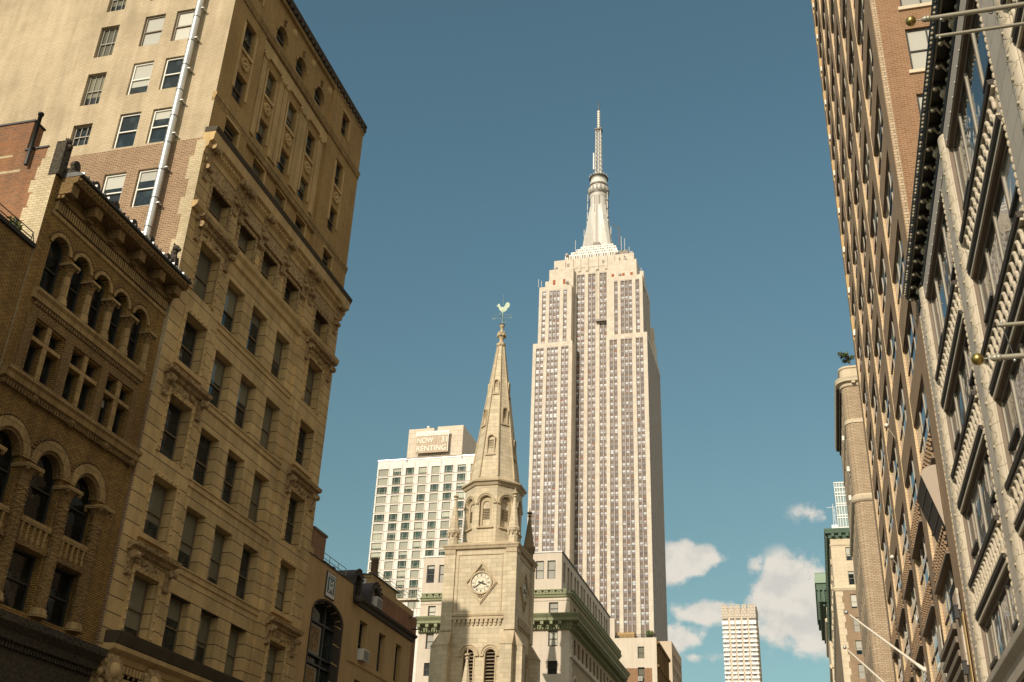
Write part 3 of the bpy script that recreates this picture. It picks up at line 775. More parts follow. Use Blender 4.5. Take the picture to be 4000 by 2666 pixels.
for k in range(30): mb.fbox(EL, 26.95+k*.262, 26.95+k*.262+.05, 25.0, 25.13, .4, .9, 'steel' if k % 3 == 0 else 'iron')
part('gutter', mb, B2)
mb = MB()
mb.fbox(EL, T0+.3, T1-.02, 25.14, 25.34, -.1, .52, 'dark_carved')
for s in (26.95, 28.22, 29.52, 30.78, 32.08, 33.35):
    pts = [(s-.12, 25.3)] + [(s-.2*math.cos(math.pi*k/8), 25.48+.24*math.sin(math.pi*k/8)) for k in range(9)] + [(s+.12, 25.3)]
    mb.prism(EL, [(x, z-.06) for x, z in pts], .34, .50, 'dark_carved')
    for k in range(5): mb.tube(EL.p(s, 25.28, .51), EL.p(s+.17*math.cos(.5+k*.53), 25.36+.2*math.sin(.5+k*.53), .51), .018, 'dark_carved', n=5)
part('roof_cresting', mb, B2)
mb = MB()      # seated stone beast at the corner of the cornice
x, y, z = EL.p(33.75, 25.3, .42)
mb.lathe([(.16,0),(.2,.12),(.17,.4),(.13,.62),(.15,.72)], (x, y, z), 'dark_carved', 10); mb.ball((x+.06, y, z+.86), .17, 'dark_carved', 9); mb.ball((x+.22, y, z+.80), .08, 'dark_carved', 7)
for e in (-.11, .11): mb.ball((x, y+e, z+1.03), .05, 'dark_carved', 6); mb.tube((x+.15, y+e, z+.45), (x+.2, y+e, z), .05, 'dark_carved', .06)
part('beast_finial', mb, B2)
for a, b in ua: window(B2, EL, a+.02, b-.02, 20.45, 22.36, -.27, 'arch', 'dark_frame', 'glass_black')
for a, b in mw_:
    window(B2, EL, a+.01, b-.01, 17.3, 18.62, -.26, 'plain', 'dark_frame', 'glass_black'); window(B2, EL, a+.01, b-.01, 18.78, 19.4, -.26, 'plain', 'dark_frame', 'glass_black')
for a, b in la:
    window(B2, EL, a+.02, b-.02, 12.95, 14.68, -.27, 'arch', 'dark_frame', 'glass_black'); window(B2, EL, a+.02, b-.02, 10.0, 11.95, -.27, 'hung', 'dark_frame', 'glass_black')
mb = MB()
mb.mould(EL, T0, T1, [(0,8.9),(.3,8.95),(.34,9.2),(.62,9.4),(.66,9.64),(0,9.7)], 'dark_carved')
for k in range(50): mb.fbox(EL, 26.6+k*.16, 26.6+k*.16+.09, 8.74, 8.9, 0, .2, 'dark_carved')
mb.fbox(EL, T0, T1, 7.0, 8.72, 0, .08, 'dark_carved')
part('shopfront_cornice', mb, B2)
# south side wall above the lower neighbour, with its cream corner strip and chimney
SB = Fr('S', T0)
mb = MB()
mb.wall(SB, -38, -25.78, 0, 26.2, [], 'red_brick'); mb.wall(SB, -36, -26.62, 26.2, 27.6, [], 'red_brick')
mb.box(-36, -26.62, T0+.001, T0+.55, 26.2, 27.58, 'red_brick'); mb.box(-38, -25.6, T0+.001, T0+.45, 25, 26.19, 'red_brick')
for a, b, z in ((-28.3, -27.15, 26.0), (-27.6, -26.62, 25.25)): mb.fbox(SB, a, b, z, z+.10, -.02, .006, 'pale_brick')
part('brick_side_wall', mb, B2)
mb = MB()
mb.wall(SB, -25.78, -24.99, 0, 25.7, [], 'pale_brick'); z = 14.0; k = 0
while z < 25.4: mb.fbox(SB, -25.86-.12*(k % 2), -25.78, z, z+.55, -.02, .004, 'pale_brick'); z += .6; k += 1
mb.fbox(SB, -25.66, -24.99, 25.7, 26.22, -.3, .004, 'pale_brick'); mb.fbox(SB, -25.36, -24.99, 26.22, 26.56, -.3, .004, 'pale_brick')
part('corner_strip', mb, B2)
mb = MB(); mb.fbox(SB, -36.02, -26.58, 27.585, 27.66, -.6, .04, 'iron'); mb.fbox(SB, -26.66, -25.62, 26.2, 26.27, -.5, .05, 'iron'); part('wall_coping', mb, B2)
mb = MB(); mb.lathe([(.075,25.4),(.075,27.7),(.11,27.7),(.11,27.8)], (-26.3, T0-.14, 0), 'iron', 10); part('vent_pipe', mb, B2)
mb = MB(); mb.fbox(EL, T0-.03, T0+.34, 24.9, 26.4, -.3, .12, 'dark_carved')
x, y, z = EL.p(T0+.17, 26.4, -.02); mb.lathe([(.17,0),(.17,.12),(.001,.28)], (x, y, z-.02), 'dark_carved', 10); mb.ball((x+.14, y, z-.2), .13, 'dark_carved', 7)
part('corner_pier', mb, B2)
mb = MB(); shell(mb, -38, -25.01, T0+.002, T1, 0, 24.9, 'red_brick', 'ES', 'lead'); part('rear_wall', mb, B2)

# ------------------------------------------------------------------ low brick house at the frame edge, roof rail and plant
B0 = thing('brick_house', 'low dark brick house at the left edge with an iron roof rail', 'building', (-30, 20, 0))
mb = MB(); mb.wall(EL, 14, 26.5, 0, 21.65, [], 'gold_brick'); shell(mb, -34, -25.005, 14, 26.5, 0, 21.65, 'gold_brick', 'E', 'lead'); part('wall', mb, B0)
mb = MB(); mb.mould(EL, 14, 26.5, [(-.3,21.66),(.1,21.66),(.12,21.8),(-.3,21.82)], 'iron'); part('coping', mb, B0)
mb = MB()
for z in (21.98, 22.2): mb.tube(EL.p(14, z, .0), EL.p(26.3, z, 0), .018, 'iron')
for k in range(14): mb.tube(EL.p(26.3-k*.9, 21.8, 0), EL.p(26.3-k*.9, 22.2, 0), .016, 'iron')
mb.tube(EL.p(26.3, 22.2, 0), EL.p(26.48, 21.8, 0), .018, 'iron')
part('roof_rail', mb, B0)
def leafy(mb, c, r, n, seed, size=.12, flat=.8):
    rn = random.Random(seed)
    for k in range(n):
        v = Vector((rn.gauss(0, 1), rn.gauss(0, 1), rn.gauss(0, 1))).normalized() * (r*(rn.random()**.45)); v.z *= flat
        p = Vector(c)+v; u = Vector((rn.gauss(0, 1), rn.gauss(0, 1), rn.gauss(0, 1))).normalized(); q = u.orthogonal().normalized()
        s = size*(.6+.8*rn.random())
        mb.face([p-u*s, p+q*s*.5, p+u*s, p-q*s*.5], 'leaf')
P0 = thing('potted_plant', 'small bushy green plant behind the roof rail of the low brick house', 'plant', (-25.35, 25.6, 21.82))
mb = MB(); leafy(mb, (-25.3, 25.6, 22.05), .36, 260, 3, .07); part('foliage', mb, P0)
mb = MB(); mb.tube((-25.35, 25.6, 21.82), (-25.33, 25.6, 22.05), .03, 'bark'); part('stem', mb, P0)
# ------------------------------------------------------------------ lettering
def text(body, size, loc, rot, mat, parent, name='lettering', ext=.02, width=None, spacing=1.0):
    cu = bpy.data.curves.new(name, 'FONT'); cu.body = body; cu.size = size; cu.extrude = ext; cu.align_x = 'CENTER'; cu.space_character = spacing
    cu.materials.append(MT[mat])
    o = bpy.data.objects.new(name, cu); col.objects.link(o); o.parent = parent
    root = parent; base = Vector((0, 0, 0))
    while root is not None: base += root.location; root = root.parent
    o.location = Vector(loc)-base; o.rotation_euler = rot
    bpy.context.view_layer.update()
    if width: o.scale = (width/max(o.dimensions.x, 1e-4), 1, 1)
    me = bpy.data.meshes.new_from_object(o.evaluated_get(bpy.context.evaluated_depsgraph_get()))
    n = bpy.data.objects.new(name, me); n.location = o.location; n.rotation_euler = o.rotation_euler; n.scale = o.scale; n.parent = parent
    bpy.data.objects.remove(o); bpy.data.curves.remove(cu); col.objects.link(n); n.name = name
    return n
ROT_S = (math.pi/2, 0, 0); ROT_E = (math.pi/2, 0, math.pi/2)

# ------------------------------------------------------------------ tan stucco shop building with the tall dark arch
B4 = thing('stucco_building', 'tan stucco building with a tall dark arched window and brick chimney', 'building', (-31, 53.9, 0))
a0, a1 = 51.98, 56.1
mb = MB(); mb.wall(EL, 50.66, 57.1, 0, 18.2, [(a0, a1, 5.0, 16.46)], 'stucco', rev=.6, rmat='dark_cap')
def seg(s): t = (s-(a0+a1)/2)/((a1-a0)/2); return 15.55 + .9*math.sqrt(max(0, 1-t*t))
N = 8; mid = (a0+a1)/2
for sg in (-1, 1):
    e = a0 if sg < 0 else a1
    pts = [(e, 16.46)] + [(mid + (e-mid)*(k/N), seg(mid + (e-mid)*(k/N))) for k in range(N+1)][::-1] + [(mid, 16.46)]
    mb.prism(EL, pts[:-1] + [(mid, 16.459)], -.6, 0, 'stucco')
part('wall', mb, B4)
mb = MB()
for sg in (0,):
    A = [(mid + (a0-mid)*math.cos(math.pi*k/18), 15.55 + .9*math.sin(math.pi*k/18)) for k in range(19)]
    out = [(a0, 5.0)] + A + [(a1, 5.0)]
    for i in range(len(out)-1):
        (s0, z0), (s1, z1) = out[i], out[i+1]
        k = .94
        q = lambda s, z, f: (mid + (s-mid)*f, z - (1-f)*(1.2 if z > 15 else 0))
        b0, b1 = q(s0, z0, .93), q(s1, z1, .93)
        mb.face((EL.p(s0, z0, .04), EL.p(s1, z1, .04), EL.p(*b1, .0), EL.p(*b0, .0)), 'dark_cap')
        mb.face((EL.p(*b0, 0), EL.p(*b1, 0), EL.p(*b1, -.55), EL.p(*b0, -.55)), 'dark_cap')
for k in range(7):
    z = 9.4 + k*1.0; mb.tube(EL.p(mid+(a1-mid)*.925, z, -.04), EL.p(mid+(a1-mid)*.925, z+.22, -.42), .035, 'ochre', n=5)
for k in range(5):
    an = .7+k*.5; mb.tube(EL.p(mid-(a1-mid)*.90*math.cos(an), 15.44+.84*math.sin(an), -.05), EL.p(mid-(a1-mid)*.90*math.cos(an+.07), 15.44+.84*math.sin(an+.07), -.35), .03, 'ochre', n=5)
part('arch_frame', mb, B4)
mb = MB()
for s in (a0+.1, 52.5, 54.6, a1-.1): mb.fbox(EL, s-.06, s+.06, 5, 16.2, -.54, -.40, 'dark_frame')
for z in (13.5, 13.05, 15.2, 9.2): mb.fbox(EL, a0, a1, z, z+.1, -.54, -.38, 'dark_frame')
wf = part('display_window', mb, B4)
mb = MB(); mb.face([EL.p(s, z, -.56) for s, z in ((a0, 5), (a1, 5), (a1, 16.4), (a0, 16.4))], 'glass_dark'); part('pane', mb, wf)
MT['carpet'] = stone('carpet', (.30, .20, .085), var=.35, amt=.1, carve=.8, carve_scale=4.5)
mb = MB()
for z0, z1 in ((13.62, 15.15), (9.4, 13.0)):
    mb.fbox(EL, 52.62, 54.48, z0, z1, -.552, -.5, 'grey_frame'); mb.fbox(EL, 52.85, 54.25, z0+.12, z1-.12, -.499, -.49, 'carpet')
part('hanging_carpet', mb, wf)
mb = MB()
rn = random.Random(4); s = 50.66
while s < 57.0:
    h = 18.2 + .14*rn.random(); mb.fbox(EL, s, s+.34, 18.2, h, -.3, .05, 'dark_cap'); s += .34
mb.fbox(EL, 50.67, 51.3, 18.2, 18.55, -.25, .02, 'stucco')
part('parapet', mb, B4)
mb = MB(); mb.box(-26.6, -25.25, 50.75, 53.2, 18.0, 19.75, 'side_brick'); mb.box(-26.66, -25.19, 51.5, 53.28, 19.75, 19.88, 'concrete'); mb.box(-26.7, -25.3, 50.7, 51.4, 19.75, 19.86, 'side_brick'); part('chimney', mb, B4)
mb = MB(); shell(mb, -38, -25.003, 50.661, 57.1, 0, 18.15, 'stucco', 'E', 'lead'); part('rear_wall', mb, B4)
mb = MB()
for z in (18.62, 18.9, 19.18): mb.tube((-25.5, 53.4, z-.1), (-25.5, 56.85, z-.1), .02, 'pole_paint')
for s in (53.4, 54.5, 55.7, 56.85): mb.tube((-25.5, s, 18.1), (-25.5, s, 19.08), .022, 'pole_paint')
for z in (18.52, 18.8): mb.tube((-25.5, 56.85, z), (-27.5, 56.85, z), .02, 'pole_paint')
part('roof_rail', mb, B4)
mb = MB(); mb.box(-25.66, -25.4, 54.9, 55.2, 18.42, 18.66, 'iron'); mb.tube((-25.5, 55.0, 18.4), (-25.5, 55.0, 18.15), .02, 'iron'); part('floodlight', mb, B4)
SG = thing('shop_sign', 'upright dark sign with white monogram and border on the tan stucco wall', 'sign', (-24.95, 53.82, 16.6))
mb = MB(); mb.fbox(EL, 53.21, 54.43, 16.56, 17.92, .003, .07, 'slate'); part('board', mb, SG)
MT['sign_teal'] = plain('sign_teal', (.05, .10, .105), .5); MT['sign_pale'] = plain('sign_pale', (.70, .68, .62), .5, 0, .05)
mb = MB(); mb.fbox(EL, 53.27, 54.37, 16.62, 17.86, .071, .078, 'sign_pale'); part('border', mb, SG)
mb = MB(); mb.fbox(EL, 53.35, 54.29, 16.80, 17.66, .079, .084, 'sign_teal'); part('panel', mb, SG)
text('MEGERIAN', .145, EL.p(53.82, 17.70, .082), ROT_E, 'slate', SG, ext=.003, width=.98)
text('M', .62, EL.p(53.82, 17.12, .088), ROT_E, 'sign_pale', SG, name='monogram', ext=.005, width=.56)
mb = MB()
for sg in (-1, 1):
    P = [EL.p(53.82+sg*(.22*math.cos(t)-.0), 17.02+.2*math.sin(t)-.12*t/3, .09) for t in [k*.35-1.0 for k in range(12)]]
    for i in range(11): mb.tube(P[i], P[i+1], .018, 'sign_pale', n=5)
    mb.tube(EL.p(53.82-sg*.30, 16.84, .09), EL.p(53.82+sg*.2, 17.25, .09), .022, 'sign_pale', n=5)
part('flourish', mb, SG)

# ------------------------------------------------------------------ tan house with mansard dormers
B5 = thing('mansard_house', 'tan row house with three tall dark windows and round topped slate dormers', 'building', (-31, 62, 0))
w5 = [(58.45, 59.58), (61.5, 62.62), (64.42, 65.5)]
mb = MB(); mb.wall(EL, 57.1, 67.05, 0, 17.35, [(a, b, c, e) for a, b in w5 for c, e in ((14.3, 16.55), (10.9, 13.25), (7.0, 9.4))], 'stucco', rev=.4)
part('wall', mb, B5)
mb = MB(); mb.mould(EL, 57.15, 67.3, [(0,17.2),(.1,17.24),(.16,17.42),(.30,17.5),(.34,17.62),(0,17.66)], 'dark_cap'); mb.fbox(EL, 57.1, 67.05, 14.0, 14.1, 0, .06, 'stucco'); part('eave_cornice', mb, B5)
mb = MB()
mb.face([(-24.9, 57.15, 17.66), (-24.9, 67.05, 17.66), (-27.2, 67.05, 18.3), (-27.2, 57.15, 18.3)], 'slate'); mb.face([(-24.9,67.05,17.66),(-27.2,67.05,18.3),(-27.2,67.05,17.3),(-24.9,67.05,17.3)], 'slate')
shell(mb, -38, -25.003, 57.101, 67.05, 0, 17.3, 'stucco', 'E'); mb.face([(-38,57.15,18.3),(-27.2,57.15,18.3),(-27.2,67.05,18.3),(-38,67.05,18.3)], 'slate')
part('mansard_roof', mb, B5)
def dormer(s0, s1, z0, zs, nm):
    mb = MB(); r = (s1-s0)/2; sc = (s0+s1)/2
    prof = [(s0, z0)] + [(sc-r*math.cos(math.pi*k/14), zs+r*math.sin(math.pi*k/14)) for k in range(15)] + [(s1, z0)]
    inn = [(sc+(s-sc)*.72, z0+(z-z0)*.80) for s, z in prof]
    for i in range(len(prof)-1):
        mb.face((EL.p(*prof[i], .05), EL.p(*prof[i+1], .05), EL.p(*prof[i+1], -2.0), EL.p(*prof[i], -2.0)), 'slate', True)
        mb.face((EL.p(*prof[i], .05), EL.p(*prof[i+1], .05), EL.p(*inn[i+1], .05), EL.p(*inn[i], .05)), 'dark_cap')
        mb.face((EL.p(*inn[i], .05), EL.p(*inn[i+1], .05), EL.p(*inn[i+1], -.25), EL.p(*inn[i], -.25)), 'dark_cap')
    for k in range(9):
        an = math.pi*(k+.5)/9; mb.ball(EL.p(sc-r*math.cos(an), zs+r*math.sin(an), .07), .07, 'dark_cap', 5)
    o = part('dormer', mb, B5)
    mb = MB(); mb.face([EL.p(s, z, -.24) for s, z in inn], 'glass_dark'); part('pane', mb, o)
dormer(56.98, 58.15, 17.66, 18.62, ''); dormer(59.5, 61.3, 17.66, 18.3, '')
mb = MB()
mb.lathe([(.22,0),(.3,.2),(.18,.35)], EL.p(57.2, 17.2, .3), 'dark_cap', 8); part('eave_bracket', mb, B5)
for a, b in w5:
    for c, e in ((14.3, 16.55), (10.9, 13.25)): window(B5, EL, a+.02, b-.02, c, e, -.34, 'hung', 'dark_frame', 'glass_dark')
def ac_unit(fr, s0, s1, z0, z1, d0, d1, label, mat='ac_metal'):
    t = thing('air_conditioner', label, 'air conditioner', fr.p((s0+s1)/2, z0, d0), 'window air conditioners')
    mb = MB(); mb.fbox(fr, s0, s1, z0, z1, d0, d1, mat); part('case', mb, t)
    mb = MB(); n = 7
    for k in range(n):
        z = z0+.05+k*(z1-z0-.1)/n; mb.fbox(fr, s0+.05, s1-.05, z, z+(z1-z0)*.06, d1+.001, d1+.012, 'dark_frame')
    part('grille', mb, t)
ac_unit(EL, 58.6, 59.45, 14.32, 14.95, -.25, .35, 'pale boxy air conditioner in the leftmost tall window of the tan mansard house')
ac_unit(EL, 60.15, 61.0, 17.75, 18.35, -.2, .22, 'pale air conditioner set in the round slate dormer')

# ------------------------------------------------------------------ rear brick building with balcony
B6 = thing('rear_building', 'red brick rear building with beige penthouse and iron balcony behind the mansard house', 'building', (-33, 72, 0))
ER = Fr('E', -28.6); S6 = Fr('S', 68.4)
w6 = [(70.0, 70.8), (72.4, 73.2), (75.0, 75.8)]
mb = MB(); mb.wall(ER, 68.4, 77.6, 0, 21.3, [(a, b, 17.6, 19.2) for a, b in w6], 'red_brick', rev=.25); shell(mb, -40, -28.603, 68.401, 77.6, 0, 21.3, 'red_brick', 'ES', 'lead'); mb.wall(S6, -40, -28.6, 0, 21.3, [], 'red_brick'); part('wall', mb, B6)
for a, b in w6: window(B6, ER, a+.02, b-.02, 17.6, 19.2, -.2, 'hung', 'dark_frame', 'glass_dark')
mb = MB(); mb.wall(S6, -33.5, -28.65, 21.3, 22.15, [(-29.6, -29.1, 21.35, 22.0)], 'stucco', rev=.1); mb.wall(Fr('E', -28.65), 68.4, 73, 21.3, 22.15, [], 'stucco'); mb.fbox(S6, -33.6, -28.55, 22.15, 22.22, -5, .08, 'lead'); mb.fbox(S6, -29.6, -29.1, 21.35, 22.0, -.1, -.08, 'sign_pale'); part('penthouse', mb, B6)
mb = MB(); mb.lathe([(.26,20.5),(.26,23.7),(.29,23.7),(.29,23.85)], (-29.4, 70.3, 0), 'tan_brick', 14); part('smokestack', mb, B6)
mb = MB(); mb.tube((-30.0,70,21.5),(-30.0,70,22.75),.05,'iron'); mb.tube((-33,68.3,21.9),(-28.7,68.3,21.9),.02,'iron'); part('vent_pipe', mb, B6)
mb = MB()
mb.box(-30.0, -28.1, 75.8, 76.5, 22.34, 22.42, 'pole_paint')
for z in (22.75, 23.1): mb.tube((-30.0, 75.8, z), (-28.1, 75.8, z), .02, 'pole_paint'); mb.tube((-28.1, 75.8, z), (-28.1, 76.5, z), .02, 'pole_paint')
for k in range(14): mb.tube((-30.0+k*.146, 75.8, 22.4), (-30.0+k*.146, 75.8, 23.1), .011, 'pole_paint', n=5)
for z, y in ((21.0, 75.9), (20.3, 76.6)): mb.box(-28.6, -28.0, y, y+.08, z, z+.08, 'iron')
mb.tube((-28.3, 75.9, 21.0), (-28.3, 75.9, 22.34), .02, 'iron')
part('balcony', mb, B6)
mb = MB(); mb.tube((-29.1, 70.5, 22.9), (-28.7, 75.8, 22.75), .018, 'pole_paint'); mb.tube((-29.4, 70.5, 22.9), (-29.0, 75.8, 22.65), .018, 'pole_paint'); mb.box(-30, -28.9, 73, 77.5, 21.3, 21.9, 'stucco'); part('roof_stair', mb, B6)

# ------------------------------------------------------------------ stone church
CH = thing('stone_church', 'pale stone church tower with clock, octagonal belfry, corner pinnacles and tall spire', 'church', (-28.8, 97.1, 0))
cx, cy = -28.81, 97.1; X0, X1, Y0, Y1 = -32.15, -25.47, 93.8, 100.4
CS = Fr('S', Y0); CE = Fr('E', X1)
la_ = [(-29.98, -29.02), (-27.98, -27.04)]; le_ = [(95.3, 96.3), (97.6, 98.6)]
mb = MB()
mb.wall(CS, X0, X1, 0, 31.75, [(a, b, 17.5, 22.18, 'arch') for a, b in la_], 'church_stone', rev=.7, rmat='church_trim')
mb.wall(CE, Y0, Y1, 0, 31.75, [(a, b, 17.5, 22.18, 'arch') for a, b in le_], 'church_stone', rev=.7, rmat='church_trim')
shell(mb, X0, X1, Y0, Y1, 0, 31.75, 'church_stone', 'ES')
part('tower_shaft', mb, CH)
mb = MB()
for fr, (p0, p1) in ((CS, (X0, X1)), (CE, (Y0, Y1))):
    for a, b in ((p0-.12 if fr is CS else p0, p0+.92), (p1-.92, p1+.12 if fr is CS else p1)):
        mb.fbox(fr, a, b, 24.3, 31.74, .0, .14, 'church_stone'); mb.fbox(fr, a, b, 31.35, 31.74, .14, .2, 'church_trim')
    for s in (p0+1.18, p1-1.30): mb.fbox(fr, s, s+.1, 25.9, 31.2, .0, .05, 'church_trim')
    mb.fbox(fr, p0+1.18, p1-1.2, 31.2, 31.3, .0, .07, 'church_trim')
    mb.mould(fr, p0+.93, p1-.93, [(0,25.55),(.1,25.58),(.14,25.76),(.05,25.9),(0,25.95)], 'church_trim')
    n = 11
    for k in range(n):
        s = p0+1.25+k*(p1-p0-2.5)/(n-1); mb.fbox(fr, s-.13, s+.13, 24.95, 25.25, 0, .2, 'church_trim'); mb.fbox(fr, s-.08, s+.08, 24.72, 24.95, 0, .12, 'church_trim')
    mb.fbox(fr, p0+.93, p1-.93, 25.25, 25.40, 0, .22, 'church_trim')
    for a, b in (la_ if fr is CS else le_):
        sc = (a+b)/2; r = (b-a)/2
        mb.ring(fr, sc, 22.18, r+.1, r+.30, -.01, .08, 'church_trim', 0, math.pi, 16); mb.ring(fr, sc, 22.18, r+.31, r+.42, -.01, .15, 'church_trim', 0, math.pi, 16)
        for e in (-1, 1): mb.fbox(fr, sc+e*(r+.29)-.17, sc+e*(r+.29)+.17, 22.0, 22.17, -.01, .17, 'church_trim'); mb.fbox(fr, sc+e*(r+.06)-.06, sc+e*(r+.06)+.06, 17.5, 22.0, -.01, .06, 'church_trim')
part('wall_trim', mb, CH)
mb = MB()
for (xa, xb, ya, yb) in ((X1-.95, X1+.14, Y0-.85, Y0), (X0-.2, X0+.95, Y0-.85, Y0), (X1, X1+.9, Y0-.1, Y0+.95), (X1, X1+.9, Y1-.95, Y1+.1), (X0-.9, X0, Y0-.1, Y0+.95)):
    mb.box(xa, xb, ya, yb, 0, 22.9, 'church_stone')
    horiz = (yb-ya) < (xb-xa)
    if ya < Y0-.5:      # slopes up to the south wall
        mb.hexa(((xa-.05,ya-.05,22.9),(xb+.05,ya-.05,22.9),(xb+.05,yb,22.9),(xa-.05,yb,22.9),(xa,yb-.12,24.2),(xb,yb-.12,24.2),(xb,yb,24.2),(xa,yb,24.2)), 'church_trim')
    elif xa >= X1:
        mb.hexa(((xa,ya-.05,22.9),(xb+.05,ya-.05,22.9),(xb+.05,yb+.05,22.9),(xa,yb+.05,22.9),(xa,ya,24.2),(xa+.12,ya,24.2),(xa+.12,yb,24.2),(xa,yb,24.2)), 'church_trim')
    else:
        mb.hexa(((xa-.05,ya-.05,22.9),(xb,ya-.05,22.9),(xb,yb+.05,22.9),(xa-.05,yb+.05,22.9),(xb-.12,ya,24.2),(xb,ya,24.2),(xb,yb,24.2),(xb-.12,yb,24.2)), 'church_trim')
part('buttress', mb, CH)
mb = MB()
for fr, L in ((CS, la_), (CE, le_)):
    for a, b in L:
        k = 0; z = 17.5
        while z < 22.5:
            hw = (b-a)/2 if z < 22.0 else math.sqrt(max(.01, ((b-a)/2)**2-(z-22.0)**2)); sc = (a+b)/2
            p = fr.p
            mb.hexa((p(sc-hw,z,-.2),p(sc+hw,z,-.2),p(sc+hw,z+.16,-.55),p(sc-hw,z+.16,-.55),p(sc-hw,z+.05,-.2),p(sc+hw,z+.05,-.2),p(sc+hw,z+.21,-.55),p(sc-hw,z+.21,-.55)), 'church_dark'); z += .30
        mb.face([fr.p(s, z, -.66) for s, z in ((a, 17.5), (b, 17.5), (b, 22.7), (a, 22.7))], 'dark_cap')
part('belfry_louver', mb, CH)
mb = MB()
def sq_mould(mb, x0, x1, y0, y1, prof, mat):
    P = []
    for d, z in prof: P.append([(x0-d,y0-d,z),(x1+d,y0-d,z),(x1+d,y1+d,z),(x0-d,y1+d,z)])
    mb.grid(P, mat, True, False)
sq_mould(mb, X0, X1, Y0, Y1, [(.0,31.72),(.22,31.78),(.28,31.95),(.36,32.05),(.36,32.16),(.10,32.24),(-.9,32.75),(-1.2,32.8)], 'church_trim')
mb.face([(X0+1.2,Y0+1.2,32.8),(X1-1.2,Y0+1.2,32.8),(X1-1.2,Y1-1.2,32.8),(X0+1.2,Y1-1.2,32.8)], 'church_trim')
part('tower_cornice', mb, CH)
# clocks: a diamond frame, a white dial, hands and hours
def clock(fr, s, z):
    mb = MB(); hw, hh = 1.55, 1.98
    for (r0, r1, d) in ((.86, .93, .16), (.93, 1.0, .1)):
        o = [(s+hw*r1*c, z+hh*r1*q) for c, q in ((0,1),(1,0),(0,-1),(-1,0))]; i_ = [(s+hw*r0*c, z+hh*r0*q) for c, q in ((0,1),(1,0),(0,-1),(-1,0))]
        for k in range(4):
            j = (k+1) % 4
            mb.face([fr.p(*o[k], d), fr.p(*o[j], d), fr.p(*i_[j], d), fr.p(*i_[k], d)], 'church_trim'); mb.face([fr.p(*o[k], 0), fr.p(*o[j], 0), fr.p(*o[j], d), fr.p(*o[k], d)], 'church_trim'); mb.face([fr.p(*i_[k], -.02), fr.p(*i_[j], -.02), fr.p(*i_[j], d), fr.p(*i_[k], d)], 'church_trim')
    for e in (-1, 1):
        for q in (-.17, 0, .17): mb.ring(fr, s+q, z+e*(1.18+(.12 if q == 0 else 0)*1), .07, .13, .0, .06, 'church_dark', 0, 2*math.pi, 10)
    mb.ring(fr, s, z, .93, 1.06, 0, .14, 'church_trim', 0, 2*math.pi, 32)
    c = part('clock', mb, CH)
    mb = MB(); mb.face([fr.p(s+.92*math.cos(2*math.pi*k/40), z+.92*math.sin(2*math.pi*k/40), .03) for k in range(40)], 'clock_white'); part('dial', mb, c)
    mb = MB(); mb.ring(fr, s, z, .54, .565, .03, .04, 'dark_cap', 0, 2*math.pi, 36); mb.ring(fr, s, z, .90, .925, .03, .045, 'dark_cap', 0, 2*math.pi, 40)
    strokes = {1:1,2:2,3:3,4:4,5:2,6:3,7:4,8:5,9:2,10:1.6,11:2,12:3}
    for h in range(1, 13):
        a = math.pi/2 - h*math.pi/6; n = int(strokes[h])
        for q in range(n):
            off = (q-(n-1)/2)*.06; cs, sn = math.cos(a), math.sin(a); x = -sn*off; y = cs*off
            tl = .05 if h in (10, 5, 11) and q == 0 else 0
            A = (s+.63*cs+x-sn*tl, z+.63*sn+y+cs*tl); B = (s+.84*cs+x+sn*tl, z+.84*sn+y-cs*tl); wd = .016
            mb.face([fr.p(A[0]-sn*wd, A[1]+cs*wd, .042), fr.p(B[0]-sn*wd, B[1]+cs*wd, .042), fr.p(B[0]+sn*wd, B[1]-cs*wd, .042), fr.p(A[0]+sn*wd, A[1]-cs*wd, .042)], 'dark_cap')
    part('numerals', mb, c)
    for ang, ln, wd in ((math.pi/2-(3+39/60)*math.pi/6, .55, .05), (math.pi/2-39*math.pi/30, .80, .032)):
        mb = MB(); cs, sn = math.cos(ang), math.sin(ang)
        pts = [(-.28, wd*.8), (-.24, wd*1.8), (0, wd), (ln*.6, wd*1.5), (ln, .005), (ln*.6, -wd*1.5), (0, -wd), (-.24, -wd*1.8), (-.28, -wd*.8)]
        mb.prism(fr, [(s+u*cs-v*sn, z+u*sn+v*cs) for u, v in pts], .05, .075, 'dark_cap'); part('hand', mb, c)
clock(CS, -28.66, 28.58); clock(CE, 97.1, 28.58)
# octagonal belfry
def octa(a, z, rot=0): return [(cx + a/math.cos(math.pi/8)*math.cos(math.pi/8+k*math.pi/4+rot), cy + a/math.cos(math.pi/8)*math.sin(math.pi/8+k*math.pi/4+rot), z) for k in range(8)]
class FO:
    """one face of the octagon as a facade plane"""
    def __init__(self, k, a): self.a = k*math.pi/4; self.ap = a
    def p(self, s, z, d=0.0):
        n = (math.cos(self.a), math.sin(self.a)); t = (-n[1], n[0]); q = self.ap(z) if callable(self.ap) else self.ap
        return (cx + n[0]*(q+d) + t[0]*s, cy + n[1]*(q+d) + t[1]*s, z)
    def rot(self): return self.a + math.pi/2
AP = 2.58; hs_ = AP*math.tan(math.pi/8)
mb = MB(); mt_ = MB()
for k in range(8):
    f = FO(k, AP)
    mb.wall(f, -hs_, hs_, 32.3, 38.35, [(-.62, .62, 34.15, 36.6, 'arch')], 'church_stone', rev=.35)
    mt_.ring(f, 0, 36.6, .66, .80, -.01, .07, 'church_trim', 0, math.pi, 14); mt_.ring(f, 0, 36.6, .81, .92, -.01, .13, 'church_trim', 0, math.pi, 14)
    for e in (-1, 1): mt_.fbox(f, e*.88-.14, e*.88+.14, 36.42, 36.59, -.01, .15, 'church_trim')
    mt_.fbox(f, -.8, .8, 34.0, 34.14, -.02, .18, 'church_trim')
part('belfry', mb, CH); part('belfry_trim', mt_, CH)
mb = MB()
